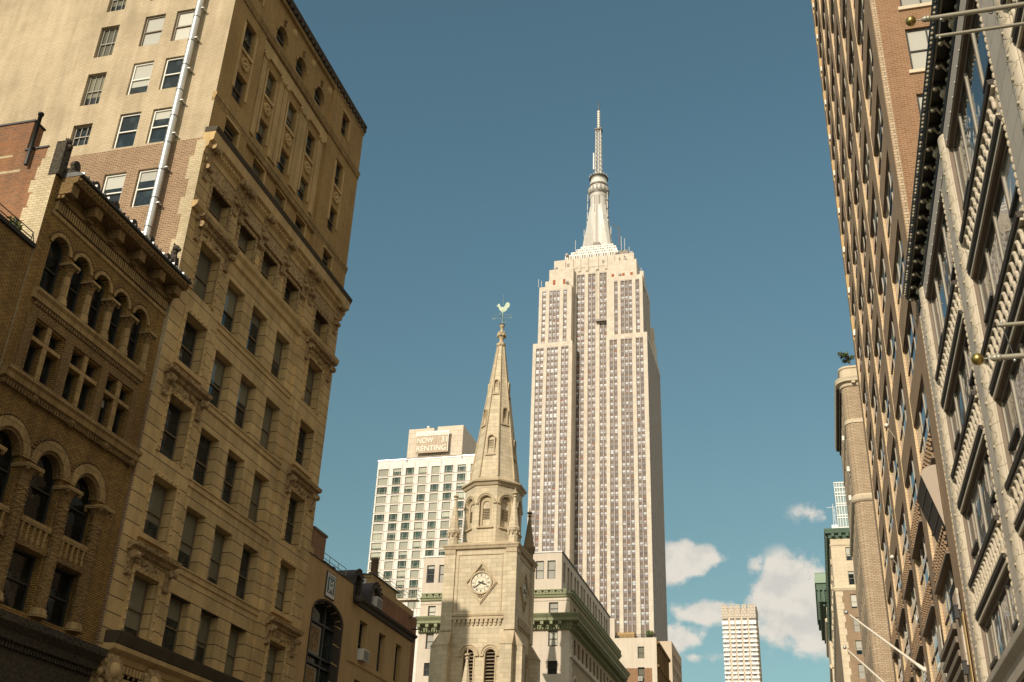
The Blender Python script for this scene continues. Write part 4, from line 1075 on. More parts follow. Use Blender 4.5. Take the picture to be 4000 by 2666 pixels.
for k in range(8):
    f = FO(k, AP)
    mb.face([f.p(s, z, -.34) for s, z in ((-.6, 34.15), (.6, 34.15), (.6, 37.2), (-.6, 37.2))], 'church_stone')
    mb.wall(f, -.6, .6, 34.15, 37.1, [(-.36, .36, 34.3, 36.4, 'arch')], 'church_trim', rev=.06, d=-.24)
    for q in range(7): z = 35.0+q*.16; mb.fbox(f, -.35, .35, z, z+.06, -.33, -.25, 'church_dark')
part('belfry_window', mb, CH)
mb = MB()
prof = [(AP-.02,38.2),(AP+.12,38.28),(AP+.22,38.5),(AP+.40,38.6),(AP+.42,38.74),(AP-.2,39.05),(2.22,39.35)]
mb.grid([octa(a, z) for a, z in prof], 'church_trim', True, False); part('belfry_cornice', mb, CH)
# spire
zt, zb = 54.6, 39.3
apf = lambda z: 2.2 + (.34-2.2)*(z-zb)/(zt-zb)
mb = MB(); mb.grid([octa(apf(z), z) for z in (zb, 43, 47, 51, zt)], 'church_stone', True, False); part('spire', mb, CH)
mb = MB()
A, B = octa(2.24, zb), octa(.36, zt)
for k in range(8): mb.tube(A[k], B[k], .10, 'church_trim', .05, n=6)
part('spire_rib', mb, CH)
def lucarne(k, z0, w_, h):
    f = FO(k, lambda z: apf(z0+.0)); mb = MB(); hw = w_/2; zs = z0+h-hw
    back = -.62*(h/2.2)-.1
    prof = [(-hw-.1, z0)] + [(-(hw+.1)*math.cos(math.pi*q/10), zs+(hw+.1)*math.sin(math.pi*q/10)) for q in range(11)] + [(hw+.1, z0)]
    inn = [(-hw, z0)] + [(-hw*math.cos(math.pi*q/10), zs+hw*math.sin(math.pi*q/10)) for q in range(11)] + [(hw, z0)]
    for i in range(len(prof)-1):
        mb.face((f.p(*prof[i], .06), f.p(*prof[i+1], .06), f.p(*prof[i+1], back), f.p(*prof[i], back)), 'church_trim')
        mb.face((f.p(*prof[i], .06), f.p(*prof[i+1], .06), f.p(*inn[i+1], .06), f.p(*inn[i], .06)), 'church_trim')
        mb.face((f.p(*inn[i], .06), f.p(*inn[i+1], .06), f.p(*inn[i+1], -.16), f.p(*inn[i], -.16)), 'church_trim')
    mb.face([f.p(s, z, -.15) for s, z in inn], 'church_stone')
    mb.fbox(f, -hw-.2, hw+.2, z0-.13, z0, -.3, .14, 'church_trim')
    q = z0+h*.25
    while q < zs: mb.fbox(f, -hw*.8, hw*.8, q, q+.06, -.14, -.08, 'church_dark'); q += .2
    part('lucarne', mb, CH)
for k in (6, 4, 0, 2): lucarne(k, 41.75, .62, 2.0); lucarne(k, 48.7, .42, 1.5)
for k in (7, 5, 1, 3): lucarne(k, 45.2, .50, 1.75)
mb = MB()
mb.lathe([(.34,54.5),(.50,54.62),(.52,54.85),(.30,54.95),(.2,55.2),(.22,55.4)], (cx, cy, 0), 'church_trim', 8, smooth=False)
for k in range(8):
    a = k*math.pi/4; mb.ball((cx+.36*math.cos(a), cy+.36*math.sin(a), 55.85), .19, 'church_trim', 6); mb.ball((cx+.3*math.cos(a+.4), cy+.3*math.sin(a+.4), 56.15), .15, 'church_trim', 6)
mb.lathe([(.22,55.4),(.4,55.8),(.34,56.2),(.16,56.4),(.15,56.8),(.28,56.95),(.28,57.1),(.06,57.12)], (cx, cy, 0), 'church_trim', 10)
part('spire_finial', mb, CH)
def pinnacle(x, y, z0, k=1.0, lower=False, dark=False):
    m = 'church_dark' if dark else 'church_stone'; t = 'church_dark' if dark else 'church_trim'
    mb = MB()
    mb.lathe([(.46*k,0),(.46*k,1.15*k),(.62*k,1.3*k),(.66*k,1.55*k),(.58*k,1.62*k),(.50*k,1.72*k),(.11*k,4.55*k),(.11*k,4.62*k),(.2*k,4.68*k),(.2*k,4.76*k),(.1*k,4.8*k),(.1*k,4.95*k)], (x, y, z0), m, 8, smooth=False, a0=math.pi/8)
    for q in range(8):
        a = q*math.pi/4; mb.ball((x+.18*k*math.cos(a), y+.18*k*math.sin(a), z0+5.02*k), .10*k, t, 5); mb.box(x+.53*k*math.cos(a)-.07*k, x+.53*k*math.cos(a)+.07*k, y+.53*k*math.sin(a)-.07*k, y+.53*k*math.sin(a)+.07*k, z0+.95*k, z0+1.22*k, t)
    mb.lathe([(.08*k,4.9*k),(.1*k,5.1*k),(.05*k,5.25*k),(.04*k,5.5*k),(.001,5.62*k)], (x, y, z0), t, 8)
    part('pinnacle', mb, CH)
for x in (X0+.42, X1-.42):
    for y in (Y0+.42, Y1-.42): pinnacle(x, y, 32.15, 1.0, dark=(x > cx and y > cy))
pinnacle(-28.45, 90.2, 16.6, .95)
mb = MB(); mb.box(-36, -26.2, 88.5, 92.9, 0, 16.6, 'church_stone'); part('nave', mb, CH)
# weathervane
WV = thing('weathervane', 'pale green copper rooster weathervane on the tip of the church spire', 'weathervane', (cx, cy, 57.12))
mb = MB(); mb.tube((cx, cy, 57.0), (cx, cy, 58.9), .05, 'verdigris'); mb.tube((cx, cy, 59.6), (cx, cy, 61.0), .022, 'verdigris', .01); mb.lathe([(.3,57.12),(.32,57.2),(.05,57.25)], (cx, cy, 0), 'dark_cap', 12); part('rod', mb, WV)
mb = MB(); ang = .25; ux, uy = math.cos(ang), math.sin(ang)
class FV:
    def p(self, s, z, d=0): return (cx+ux*s-uy*d, cy+uy*s+ux*d, z)
fv = FV(); zb_ = 58.75
cock = [(-.10,0),(-.28,.14),(-.42,.40),(-.48,.62),(-.60,.62),(-.70,.70),(-.58,.78),(-.56,.92),(-.46,1.02),(-.36,.94),(-.30,.70),(-.12,.60),(.10,.62),(.22,.86),(.30,1.10),(.48,1.22),(.66,1.12),(.72,.86),(.62,.56),(.50,.50),(.44,.28),(.24,.06),(.06,0),(.04,-.2),(-.04,-.2)]
mb.prism(fv, [(s, zb_+z) for s, z in cock], -.035, .035, 'verdigris_pale'); part('rooster', mb, WV)
mb = MB()
zc = 58.0
for dx, dy in ((1, 0), (0, 1)):
    mb.tube((cx-.85*dx, cy-.85*dy, zc), (cx+.85*dx, cy+.85*dy, zc), .022, 'verdigris')
mb.tube((cx-1.0, cy-.2, 58.42), (cx+1.0, cy+.2, 58.42), .02, 'verdigris')
part('cross_arm', mb, WV)
for ch_, dx, dy in (('W', -1, 0), ('E', 1, 0), ('S', 0, -1), ('N', 0, 1)):
    text(ch_, .34, (cx+.95*dx, cy+.95*dy-.02, zc-.1), ROT_S, 'verdigris', WV, name='letter', ext=.02)

# ------------------------------------------------------------------ pale hotel behind the church
WB = thing('pale_hotel', 'pale stone hotel with green cornices and rooftop storey behind the church', 'building', (-33, 131, 0))
YS, XE, YN = 115.0, -25.0, 146.5
HS = Fr('S', YS); HE = Fr('E', XE)
sw = [(-41.18, -40.3), (-27.32, -26.28)]; srow = [(30.95, 32.24), (27.5, 29.2), (24.6, 26.0), (21.5, 23.2), (18.3, 20.0)]
mb = MB()
mb.wall(HS, -42.1, XE, 0, 33.2, [(a, b, c, e) for a, b in sw for c, e in srow], 'white_wall', rev=.25)
mb.wall(HS, -42.1, -25.95, 33.2, 37.8, [(a, b, 34.85, 36.9) for a, b in ((-41.66, -40.72), (-40.2, -39.25), (-28.9, -27.97), (-27.58, -26.66))], 'white_wall', rev=.2, d=0)
PE = Fr('E', -25.95)
pw = []; s = 115.9
while s < 144: pw.append((s, s+.95)); s += 1.0 if (len(pw) % 2) == 0 else 1.62; s += .55
mb.wall(PE, YS, 144.8, 33.2, 37.8, [(a, b, 34.6, 37.0) for a, b in pw], 'white_wall', rev=.25)
part('white_wall', mb, WB)
ew = [117.3 + k*2.2 for k in range(13)]
mb = MB()
mb.wall(HE, YS, YN, 0, 33.2, [(s, s+.95, c, e) for s in ew for c, e in ((30.95, 32.2), (27.0, 28.7))] + [(s, s+1.0, 22.0, 24.2, 'arch') for s in ew[::2]] + [(s, s+1.0, 22.0, 24.6) for s in ew[1::2]], 'white_brick', rev=.35)
z = 0
while z < 29: mb.fbox(HE, YS+.004, YS+(1.2 if int(z*2) % 2 else 1.6), z, z+.46, 0, .05, 'white_wall'); z += .5
part('avenue_front', mb, WB)
mb = MB()
for s in ew:
    mb.fbox(HE, s-.25, s+1.2, 26.75, 26.99, 0, .16, 'white_wall')
for s in ew[::2]: mb.ring(HE, s+.5, 24.2, .52, .74, 0, .12, 'white_wall', 0, math.pi, 12); mb.fbox(HE, s-.3, s+1.3, 21.7, 21.99, 0, .2, 'white_wall')
mb.mould(HE, YS, YN, [(0,26.3),(.25,26.4),(.3,26.7),(0,26.74)], 'white_wall'); mb.mould(HS, -42.1, XE, [(0,32.35),(.06,32.4),(.08,32.5),(0,32.52)], 'white_wall')
part('stone_trim', mb, WB)
shellb = MB(); shell(shellb, -42.1, XE-.004, YS+.004, YN, 0, 33.15, 'white_wall', 'ES', 'lead'); shell(shellb, -42.1, -25.96, YS+.004, 144.8, 33.2, 37.8, 'white_wall', 'ES', 'lead'); part('rear_wall', shellb, WB)
mb = MB(); mb.mould(HS, -42.2, -25.9, [(-.3,37.8),(.08,37.8),(.1,37.95),(-.3,37.98)], 'steel'); mb.mould(PE, YS, 144.9, [(-.3,37.8),(.08,37.8),(.1,37.95),(-.3,37.98)], 'lead'); part('roof_edge', mb, WB)
def L_corn(name, prof, mats, dent=None):
    mb = MB()
    for pr, m in zip(prof, mats):
        rows = []
        for d, z in pr: rows.append([(-42.1, YS-d, z), (XE+d, YS-d, z), (XE+d, YN, z)])
        mb.grid(rows, m, False, False)
    if dent:
        z0, z1, d0, d1, st, m = dent
        s = -42.0
        while s < XE-.1: mb.fbox(HS, s, s+st*.5, z0, z1, d0, d1, m); s += st
        s = YS+.1
        while s < YN: mb.fbox(HE, s, s+st*.5, z0, z1, d0, d1, m); s += st
    return mb
mb = L_corn('c', [[(0,32.75),(.18,32.8),(.22,33.0),(.34,33.05),(.36,33.14),(0,33.2)]], ['green_cornice'])
k = 0
for fr, a, b in ((HS, -42, -25.1), (HE, 115.2, 146)):
    s = a
    while s < b:
        mb.fbox(fr, s, s+.62, 33.14, 33.22, 0, .3, 'green_cornice'); mb.ring(fr, s+.31, 33.22, .15, .30, .1, .3, 'green_cornice', 0, math.pi, 8); mb.ball(fr.p(s+.31, 33.26, .2), .1, 'green_cornice', 5); s += .74
    mb.fbox(fr, a, b, 33.5, 33.6, 0, .34, 'green_cornice')
part('green_cresting', mb, WB)
mb = L_corn('c', [[(0,29.2),(.2,29.25),(.26,29.55),(.4,29.6)], [(.4,29.6),(.42,29.95),(1.1,30.05),(1.14,30.3)], [(1.14,30.3),(1.4,30.62),(1.44,30.75),(0,30.95)]], ['green_cornice', 'green_cornice', 'green_cornice'], (29.3, 29.58, .15, .42, .30, 'green_cornice'))
s = -42.0
while s < XE: mb.fbox(HS, s, s+.34, 29.68, 30.02, .3, 1.02, 'green_cornice'); s += 1.0
s = YS+.1
while s < YN: mb.fbox(HE, s, s+.34, 29.68, 30.02, .3, 1.02, 'green_cornice'); s += 1.0
part('green_cornice', mb, WB)
for a, b in sw:
    for c, e in srow: window(WB, HS, a+.02, b-.02, c, e, -.2, 'hung', 'dark_frame', 'glass_bright')
for a, b in ((-41.66, -40.72), (-40.2, -39.25), (-28.9, -27.97), (-27.58, -26.66)): window(WB, HS, a+.02, b-.02, 34.85, 36.9, -.15, 'hung', 'dark_frame', 'glass_bright')
for a, b in pw: window(WB, PE, a+.02, b-.02, 34.6, 37.0, -.2, 'hung', 'dark_frame', 'glass_dark')
for s in ew:
    for c, e in ((30.95, 32.2), (27.0, 28.7)): window(WB, HE, s+.02, s+.93, c, e, -.25, 'hung', 'dark_frame', 'glass_dark')
for k, s in enumerate(ew): window(WB, HE, s+.02, s+.98, 22.0, 24.2 if k % 2 == 0 else 24.6, -.28, 'arch' if k % 2 == 0 else 'hung', 'dark_frame', 'glass_dark')
# ------------------------------------------------------------------ great stepped skyscraper
def hashed_pane(name, bright, mid, dark, sx=1.8, sz=3.62, z0=0.0, pb=.45, pd=.18, split=.5):
    m, t, b = newmat(name)
    pos, s, z = wall_vec(t)
    zz = t.math('DIVIDE', t.math('SUBTRACT', z, z0), sz)
    cell = t.comb(t.math('FLOOR', t.math('DIVIDE', s, sx)), t.math('FLOOR', zz), 0.0)
    wn = t.add('ShaderNodeTexWhiteNoise'); wn.noise_dimensions = '2D'; t.put(wn.inputs['Vector'], cell)
    r = wn.outputs['Value']; r2 = t.math('FRACT', t.math('MULTIPLY', r, 37.7))
    up = t.math('GREATER_THAN', t.math('FRACT', zz), split)
    hi = t.mix(t.math('LESS_THAN', r, pb), mid, bright); lo = t.mix(t.math('LESS_THAN', r2, .3), mid, t.mix(.5, mid, dark)); lo = t.mix(t.math('LESS_THAN', r2, .12), lo, bright)
    cc = t.mix(up, lo, hi); cc = t.mix(t.math('GREATER_THAN', r, 1-pd), cc, t.mix(t.math('MULTIPLY', up, .5), dark, mid))
    t.put(b.inputs['Base Color'], cc); b.inputs['Roughness'].default_value = .3; b.inputs['Specular IOR Level'].default_value = .15
    return m
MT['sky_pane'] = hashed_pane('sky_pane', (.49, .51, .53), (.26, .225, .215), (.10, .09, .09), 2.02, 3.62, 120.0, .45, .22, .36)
MT['far_white_trim'] = plain('far_white_trim', (.74, .70, .63), .5, 0, .05)
SK = thing('skyscraper', 'giant pale stone skyscraper with stepped shoulders and needle mast above the avenue', 'skyscraper', (-97.6, 513, 0))
FZ = 3.62
def zrows(z0, z1): 
    k0 = math.ceil((z0-120.25)/FZ); out = []
    k = k0
    while 120.25+k*FZ+2.05 < z1: out.append(120.25+k*FZ); k += 1
    return out
stuff = MB(); parts_left = [98]
def bays(wall_mb, steel, span, fr, s0, s1, z0, z1, groups, d=0, ztop=None, as_parts=False, vis0=None, pane='sky_pane'):
    ztop = ztop or z1-2.6
    holes = [(g[0][0]-.28, g[-1][1]+.28, z0, ztop) for g in groups]
    wall_mb.wall(fr, s0, s1, z0, z1, [(a, b, max(z0, c), e) for a, b, c, e in holes], 'tower_stone', rev=.6, d=d)
    for g, h in zip(groups, holes):
        span.fbox(fr, h[0], h[1], z0, ztop, d-.75, d-.55, 'tower_spandrel')
        xs = [h[0]] + [ (g[i][1]+g[i+1][0])/2 for i in range(len(g)-1)] + [h[1]]
        for i, x in enumerate(xs):
            w_ = .15 if 0 < i < len(xs)-1 else .11
            a = x if i == 0 else (x-w_ if i == len(xs)-1 else x-w_); b = x+w_ if i < len(xs)-1 else x
            steel.fbox(fr, a, b, z0, ztop, d-.54, d-.12, 'tower_steel')
        steel.fbox(fr, h[0]+.01, h[1]-.01, ztop-.5, ztop-.003, d-.54, d-.1, 'tower_steel')
        for a, b in g:
            for z in zrows(vis0 or z0, ztop-.5):
                lab = as_parts and parts_left[0] > 0
                m = MB() if lab else stuff
                m.fbox(fr, a, b, z, z+2.02, d-.545, d-.44, pane)
                m.fbox(fr, a, b, z+.92, z+1.02, d-.44, d-.40, 'mast_dark'); 
                rr = random.random()
                if rr < .035: m.fbox(fr, a, b, z+1.5, z+2.0, d-.44, d-.42, 'mech')
                if lab: part('window', m, SK); parts_left[0] -= 1
                rows = None
                span.fbox(fr, a+.12, a+(b-a)/2-.05, z+2.2, z+3.5, d-.549, d-.50, 'tower_spandrel'); span.fbox(fr, a+(b-a)/2+.05, b-.12, z+2.2, z+3.5, d-.549, d-.50, 'tower_spandrel')
MT['tower_spandrel'] = plain('tower_spandrel', (.135, .092, .06), .55, .1, .25, .8)
wallm, steel, span = MB(), MB(), MB()
Y1_, Y2_, Y3_ = 489.0, 490.6, 496.6
Lw = [[(-125.74,-124.39),(-123.57,-122.13)],[(-119.88,-118.66),(-117.93,-116.7),(-115.93,-114.5)],[(-112.28,-111.14),(-110.25,-108.92)]]
Rw = [[(-86.93,-85.62),(-84.75,-83.48)],[(-81.19,-79.93),(-79.11,-77.93),(-77.14,-75.81)],[(-73.39,-72.14),(-71.36,-70.07)]]
bays(wallm, steel, span, Fr('S', Y1_), -88.9, -67.78, 110, 269.2, Rw, as_parts=True, vis0=119)
bays(wallm, steel, span, Fr('S', Y1_), -127.76, -106.76, 110, 267.9, Lw, vis0=140)
Li = [[(-123.6,-122.05)],[(-119.65,-118.55),(-117.7,-116.5),(-115.75,-114.5)],[(-112.0,-110.5)]]
Ri = [[(-84.6,-83.2)],[(-81.2,-79.8),(-79.0,-77.8),(-77.0,-75.6)],[(-73.3,-71.7)]]
bays(wallm, steel, span, Fr('S', Y2_), -125.6, -107.8, 267.9, 303.0, Li)
bays(wallm, steel, span, Fr('S', Y2_), -88.9, -69.8, 269.2, 305.0, Ri)
Cc = [[(-106.0,-104.4),(-103.75,-102.2)],[(-99.8,-98.5),(-97.65,-96.25)],[(-93.6,-92.3),(-91.45,-90.1)]]
bays(wallm, steel, span, Fr('S', Y3_), -107.6, -88.9, 110, 316.5, Cc, ztop=312.5, vis0=119)
# returns of the wings and the shaded east side
wallm.face([(-106.76,Y1_,110),(-106.76,Y3_+2,110),(-106.76,Y3_+2,267.9),(-106.76,Y1_,267.9)], 'tower_stone')
wallm.face([(-107.8,Y2_,267.9),(-107.8,Y3_+2,267.9),(-107.8,Y3_+2,303),(-107.8,Y2_,303)], 'tower_stone')
wallm.face([(-88.9,Y1_,110),(-88.9,Y3_+2,110),(-88.9,Y3_+2,269.2),(-88.9,Y1_,269.2)], 'tower_stone'); wallm.face([(-88.9,Y2_,269.2),(-88.9,Y3_+2,269.2),(-88.9,Y3_+2,305),(-88.9,Y2_,305)], 'tower_stone')
eg = [[(490.6+k*5.8+q*1.72, 492.0+k*5.8+q*1.72) for q in range(3)] for k in range(8)]
MT['shade_pane'] = hashed_pane('shade_pane', (.30, .31, .30), (.06, .065, .06), (.02, .022, .02), 2.02, 3.62, 120.0, .22, .5, .36)  # darker copy of sky_pane: the east side's shade is put into its colours
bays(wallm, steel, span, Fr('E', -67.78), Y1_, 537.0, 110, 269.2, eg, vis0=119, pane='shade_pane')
eg2 = [[(491.6+k*5.2+q*1.72, 493.0+k*5.2+q*1.72) for q in range(2)] for k in range(5)]
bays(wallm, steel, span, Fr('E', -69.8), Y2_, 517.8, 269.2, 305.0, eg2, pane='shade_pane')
for y0, y1, zt_ in ((517.8, 523, 287), (523, 529, 280), (529, 535, 273)): wallm.box(-90, -68.3, y0, y1, 268, zt_, 'tower_stone')
shell(wallm, -127.76, -67.79, Y1_+.01, 537, 0, 110, 'tower_stone', '')
for x0, x1, y0, y1, z0, z1 in ((-127.76,-106.77,489.01,537,110,267.9),(-88.89,-67.79,489.01,537,110,269.2)): wallm.face([(x0,y0,z1),(x1,y0,z1),(x1,y1,z1),(x0,y1,z1)], 'tower_stone')
for x0, x1, z1 in ((-125.6,-107.8,303.0),(-88.9,-69.8,305.0)): wallm.face([(x0,Y2_,z1),(x1,Y2_,z1),(x1,517.8,z1),(x0,517.8,z1)], 'tower_stone')
wallm.face([(-127.76,489,110),(-127.76,537,110),(-127.76,537,267.9),(-127.76,489,267.9)], 'tower_stone'); wallm.face([(-125.6,Y2_,267.9),(-125.6,517.8,267.9),(-125.6,517.8,303),(-125.6,Y2_,303)], 'tower_stone')
wallm.face([(-127.76,537,110),(-67.78,537,110),(-67.78,537,269),(-127.76,537,269)], 'tower_stone'); wallm.face([(-125.6,517.8,267),(-69.8,517.8,267),(-69.8,517.8,304),(-125.6,517.8,304)], 'tower_stone')
part('stone_wall', wallm, SK); part('steel_mullion', steel, SK); part('spandrel', span, SK); part('window', stuff, SK, kind='stuff')
# shoulders and crown
mb = MB()
mb.box(-121.0,-107.6, 493.5, 530, 300, 315.2, 'tower_stone'); mb.box(-88.9,-73.2, 493.5, 530, 300, 316.6, 'tower_stone'); mb.box(-107.59,-88.91, 497.4, 530, 300, 316.4, 'tower_stone')
mb.box(-119.5,-75.2, 497.9, 528, 315, 323.5, 'tower_stone'); mb.box(-112.5,-83.0, 496.4, 520, 316.4, 321.5, 'tower_stone'); mb.box(-71.6,-69.6,494,500,300,309,'tower_stone'); mb.box(-123.5,-121.01,495,525,300,309,'tower_stone')
for x in (-113.4,-109.0,-104.9,-100.6,-95.1,-90.2,-86.2,-81.0): mb.box(x-.75, x+.75, 496.0, 497.89, 314, 322.4, 'tower_stone')
part('upper_block', mb, SK)
mb = MB()
for x in (-118.2,-112.6,-104.8,-99.4,-94.2,-86.0,-80.3,-75.9): mb.box(x-.65, x+.65, 493.35 if abs(x+97.5)>9 else 497.25, 494.5 if abs(x+97.5)>9 else 497.6, 305.5, 308.5, 'mech')
for x in (-111.2,-100.9,-91.6): mb.box(x-.6, x+.6, 496.2, 497, 318.0, 319.8, 'mast_dark')
part('louver', mb, SK)
mb = MB()
for x in (-104.2, -98.2, -91.9):
    for e in (-1.1, 0, 1.1): mb.prism(Fr('S', 497.3), [(x+e-.55, 312.6), (x+e+.55, 312.6), (x+e+.45, 315.0-abs(e)), (x+e, 317.0-abs(e)*1.2), (x+e-.45, 315.0-abs(e))], 0, .35, 'far_white_trim')
part('winged_ornament', mb, SK)
mb = MB()
for i, (x0, x1, y0, z0, z1) in enumerate(((-113.6,-84.0,499,323.5,327.0),(-110.6,-84.8,500.5,327.0,329.6),(-107.9,-85.6,502,329.6,332.2),(-105.8,-87.4,503.5,332.2,334.6))):
    mb.box(x0, x1, y0, 526-i, z0, z1, 'mast_steel')
    n = int((x1-x0)/1.3)
    for k in range(n): mb.box(x0+.3+k*1.3, x0+1.2+k*1.3, y0-.06, y0, z0+.7, z1-.7, 'mast_dark' if k % 3 else 'tower_steel')
mb.box(-84.5,-79.0,502,512,323.5,328.5,'mast_dark')
part('crown_step', mb, SK)
my = 513.0; mx = -97.4
K = 1.03
mb = MB()
mb.lathe([(4.9,334.6),(4.9,378.5)], (mx, my, 0), 'mast_steel', 20)
for k in range(4):         # winged buttresses folding down the four corners
    a = math.pi/4+k*math.pi/2; ca, sa = math.cos(a), math.sin(a)
    for q, (w_, out, zt_) in enumerate(((3.0, 7.0, 366), (2.6, 9.0, 354), (2.2, 10.8, 345))):
        P = []
        for z, o in ((334.6, out), (zt_-8, out-.6), (zt_, out-2.0)):
            P.append([(mx+ca*4-sa*w_, my+sa*4+ca*w_, z), (mx+ca*o-sa*w_*.5, my+sa*o+ca*w_*.5, z), (mx+ca*o+sa*w_*.5, my+sa*o-ca*w_*.5, z), (mx+ca*4+sa*w_, my+sa*4-ca*w_, z)])
        mb.grid(P, 'mast_steel', True, False); mb.face(P[-1], 'mast_steel')
part('mooring_mast', mb, SK)
mb = MB()
for k in range(4):
    a = k*math.pi/2; 
    for off in (-1.35, -.45, .45, 1.35):
        mb.box(*(sorted((mx+math.cos(a)*4.6-math.sin(a)*off-.28, mx+math.cos(a)*5.15-math.sin(a)*off+.28))), *(sorted((my+math.sin(a)*4.6+math.cos(a)*off-.28, my+math.sin(a)*5.15+math.cos(a)*off+.28))), 336, 372, 'mast_dark')
    mb.box(mx+math.cos(a)*5-1.9, mx+math.cos(a)*5+1.9, my+math.sin(a)*5-1.9, my+math.sin(a)*5+1.9, 334.6, 338.5, 'mast_dark')
part('mast_window_strip', mb, SK)
mb = MB()
mb.lathe([(4.9,372),(5.4,373),(5.4,376.0),(5.9,376.2),(5.9,379.2),(5.3,379.4),(5.3,382.0),(5.0,383.5),(4.4,386.0),(4.9,386.1),(4.9,387.6),(4.0,387.8)], (mx, my, 0), 'mast_steel', 24)
mb.lathe([(5.42,374.2),(5.5,374.4),(5.5,375.6),(5.42,375.8)], (mx, my, 0), 'mast_dark', 24); mb.lathe([(5.32,380),(5.42,380.1),(5.42,381.4),(5.32,381.6)], (mx, my, 0), 'mast_dark', 24)
mb.lathe([(5.0,386.2),(5.6,386.4),(5.6,387.2),(5.0,387.4)], (mx, my, 0), 'mast_dark', 20)
for k in range(16):
    a = 2*math.pi*k/16; mb.box(mx+5.9*math.cos(a)-.3, mx+5.9*math.cos(a)+.3, my+5.9*math.sin(a)-.3, my+5.9*math.sin(a)+.3, 376.4, 379.0, 'mast_dark')
    mb.tube((mx+5.4*math.cos(a), my+5.4*math.sin(a), 387), (mx+5.5*math.cos(a), my+5.5*math.sin(a), 388.5), .12, 'mast_steel')
part('observation_ring', mb, SK)
mb = MB()
def lattice(w0, w1, z0, z1, n):
    for k in range(4):
        sx_, sy_ = ((1,1),(1,-1),(-1,-1),(-1,1))[k]; nx, ny = ((1,-1),(-1,-1),(-1,1),(1,1))[k]
        mb.tube((mx+sx_*w0, my+sy_*w0, z0), (mx+sx_*w1, my+sy_*w1, z1), .24, 'mast_steel', n=5)
        for i in range(n):
            za, zb2 = z0+(z1-z0)*i/n, z0+(z1-z0)*(i+1)/n; wa, wb = w0+(w1-w0)*i/n, w0+(w1-w0)*(i+1)/n
            mb.tube((mx+sx_*wa, my+sy_*wa, za), (mx+nx*wb, my+ny*wb, zb2), .15, 'mast_steel', n=4); mb.tube((mx+nx*wa, my+ny*wa, za), (mx+sx_*wb, my+sy_*wb, zb2), .15, 'mast_steel', n=4)
            mb.tube((mx+sx_*wb, my+sy_*wb, zb2), (mx+nx*wb, my+ny*wb, zb2), .13, 'mast_steel', n=4)
lattice(1.75, 1.55, 387.6, 406, 6); lattice(1.55, 1.45, 406, 423, 6)
mb.box(mx-2.1, mx+2.1, my-2.1, my+2.1, 422.5, 423.4, 'mast_dark'); mb.box(mx-3.0, mx-2.3, my-2, my-1.3, 393, 405, 'mast_steel')
for k in range(9):
    z = 391+k*3.6; mb.tube((mx+1.5, my-1, z), (mx+2.5, my-1.2, z+.2), .14, 'mast_dark', n=4)
mb.tube((mx, my, 387), (mx, my, 437), .62, 'mast_steel', .5, n=8); mb.lathe([(.95,424),(.95,437.5)], (mx, my, 0), 'mast_steel', 8)
mb.tube((mx, my, 437), (mx, my, 446.5), .5, 'mast_dark', .06, n=6)
for k in range(7): mb.tube((mx-.9, my-.9, 425+k*1.8), (mx+.95, my-.9, 425+k*1.8), .1, 'mast_dark', n=4)
part('antenna_spire', mb, SK)
mb = MB()
for sx_ in (-1, 1):
    for k in range(5):
        z = 345+k*6; x = mx+sx_*(6.1-.1*k+(1.6 if k < 1 else 0)); mb.tube((x, my-3.5, z), (x, my-3.5, z+5), .22, 'mast_steel', n=5); mb.tube((x, my-3.5, z+1), (mx+sx_*4.6, my-2, z+1), .16, 'mast_dark', n=4)
    for k in range(7):
        z = 350+k*3.6; mb.tube((mx+sx_*4.9, my-1.5, z), (mx+sx_*6.6, my-2.2, z+.3), .16, 'mast_dark', n=4)
mb.tube((-84, 503, 332), (-84, 503, 344), .25, 'mast_dark'); mb.tube((-84, 503, 344), (-87.5, 505, 348), .25, 'mast_dark')
for x, y, z, h in ((-82.5,501,328,9),(-80.8,502,328,8),(-108,500,329,8),(-126,490,303,5),(-124.5,490.5,303,4),(-70.4,491,305,4),(-107.2,497,316,3),(-78,500,323,6)): mb.tube((x, y, z), (x, y, z+h), .14, 'mast_steel', n=5)
for x, z, y in ((-117.5,316.8,495),(-110.8,305.5,492),(-84.8,324.5,498),(-76.5,324.2,499),(-112.5,327,498.5),(-82,306.8,492),(-79.5,318,495)): mb.ball((x, y, z), 1.0, 'tower_steel', 8)
part('roof_aerial', mb, SK)
mb = MB(); mb.box(-95.6,-88.6,494.6,496.2,281.2,281.6,'mast_dark'); mb.box(-95.6,-88.6,494.5,494.6,281.2,282.4,'mast_dark'); mb.box(-95.4,-88.8,495.0,495.9,281.6,282.2,'tower_steel')
WR_ = thing('window_rig', 'dark window washing platform hanging on the sunlit face of the skyscraper', 'platform', (-92, 495.4, 281.2))
part('platform', mb, WR_)
mb = MB()
for x in (-95.2, -89.0): mb.tube((x, 495.3, 282), (x, 495.3, 316), .06, 'mast_dark', n=4)
part('cable', mb, WR_)

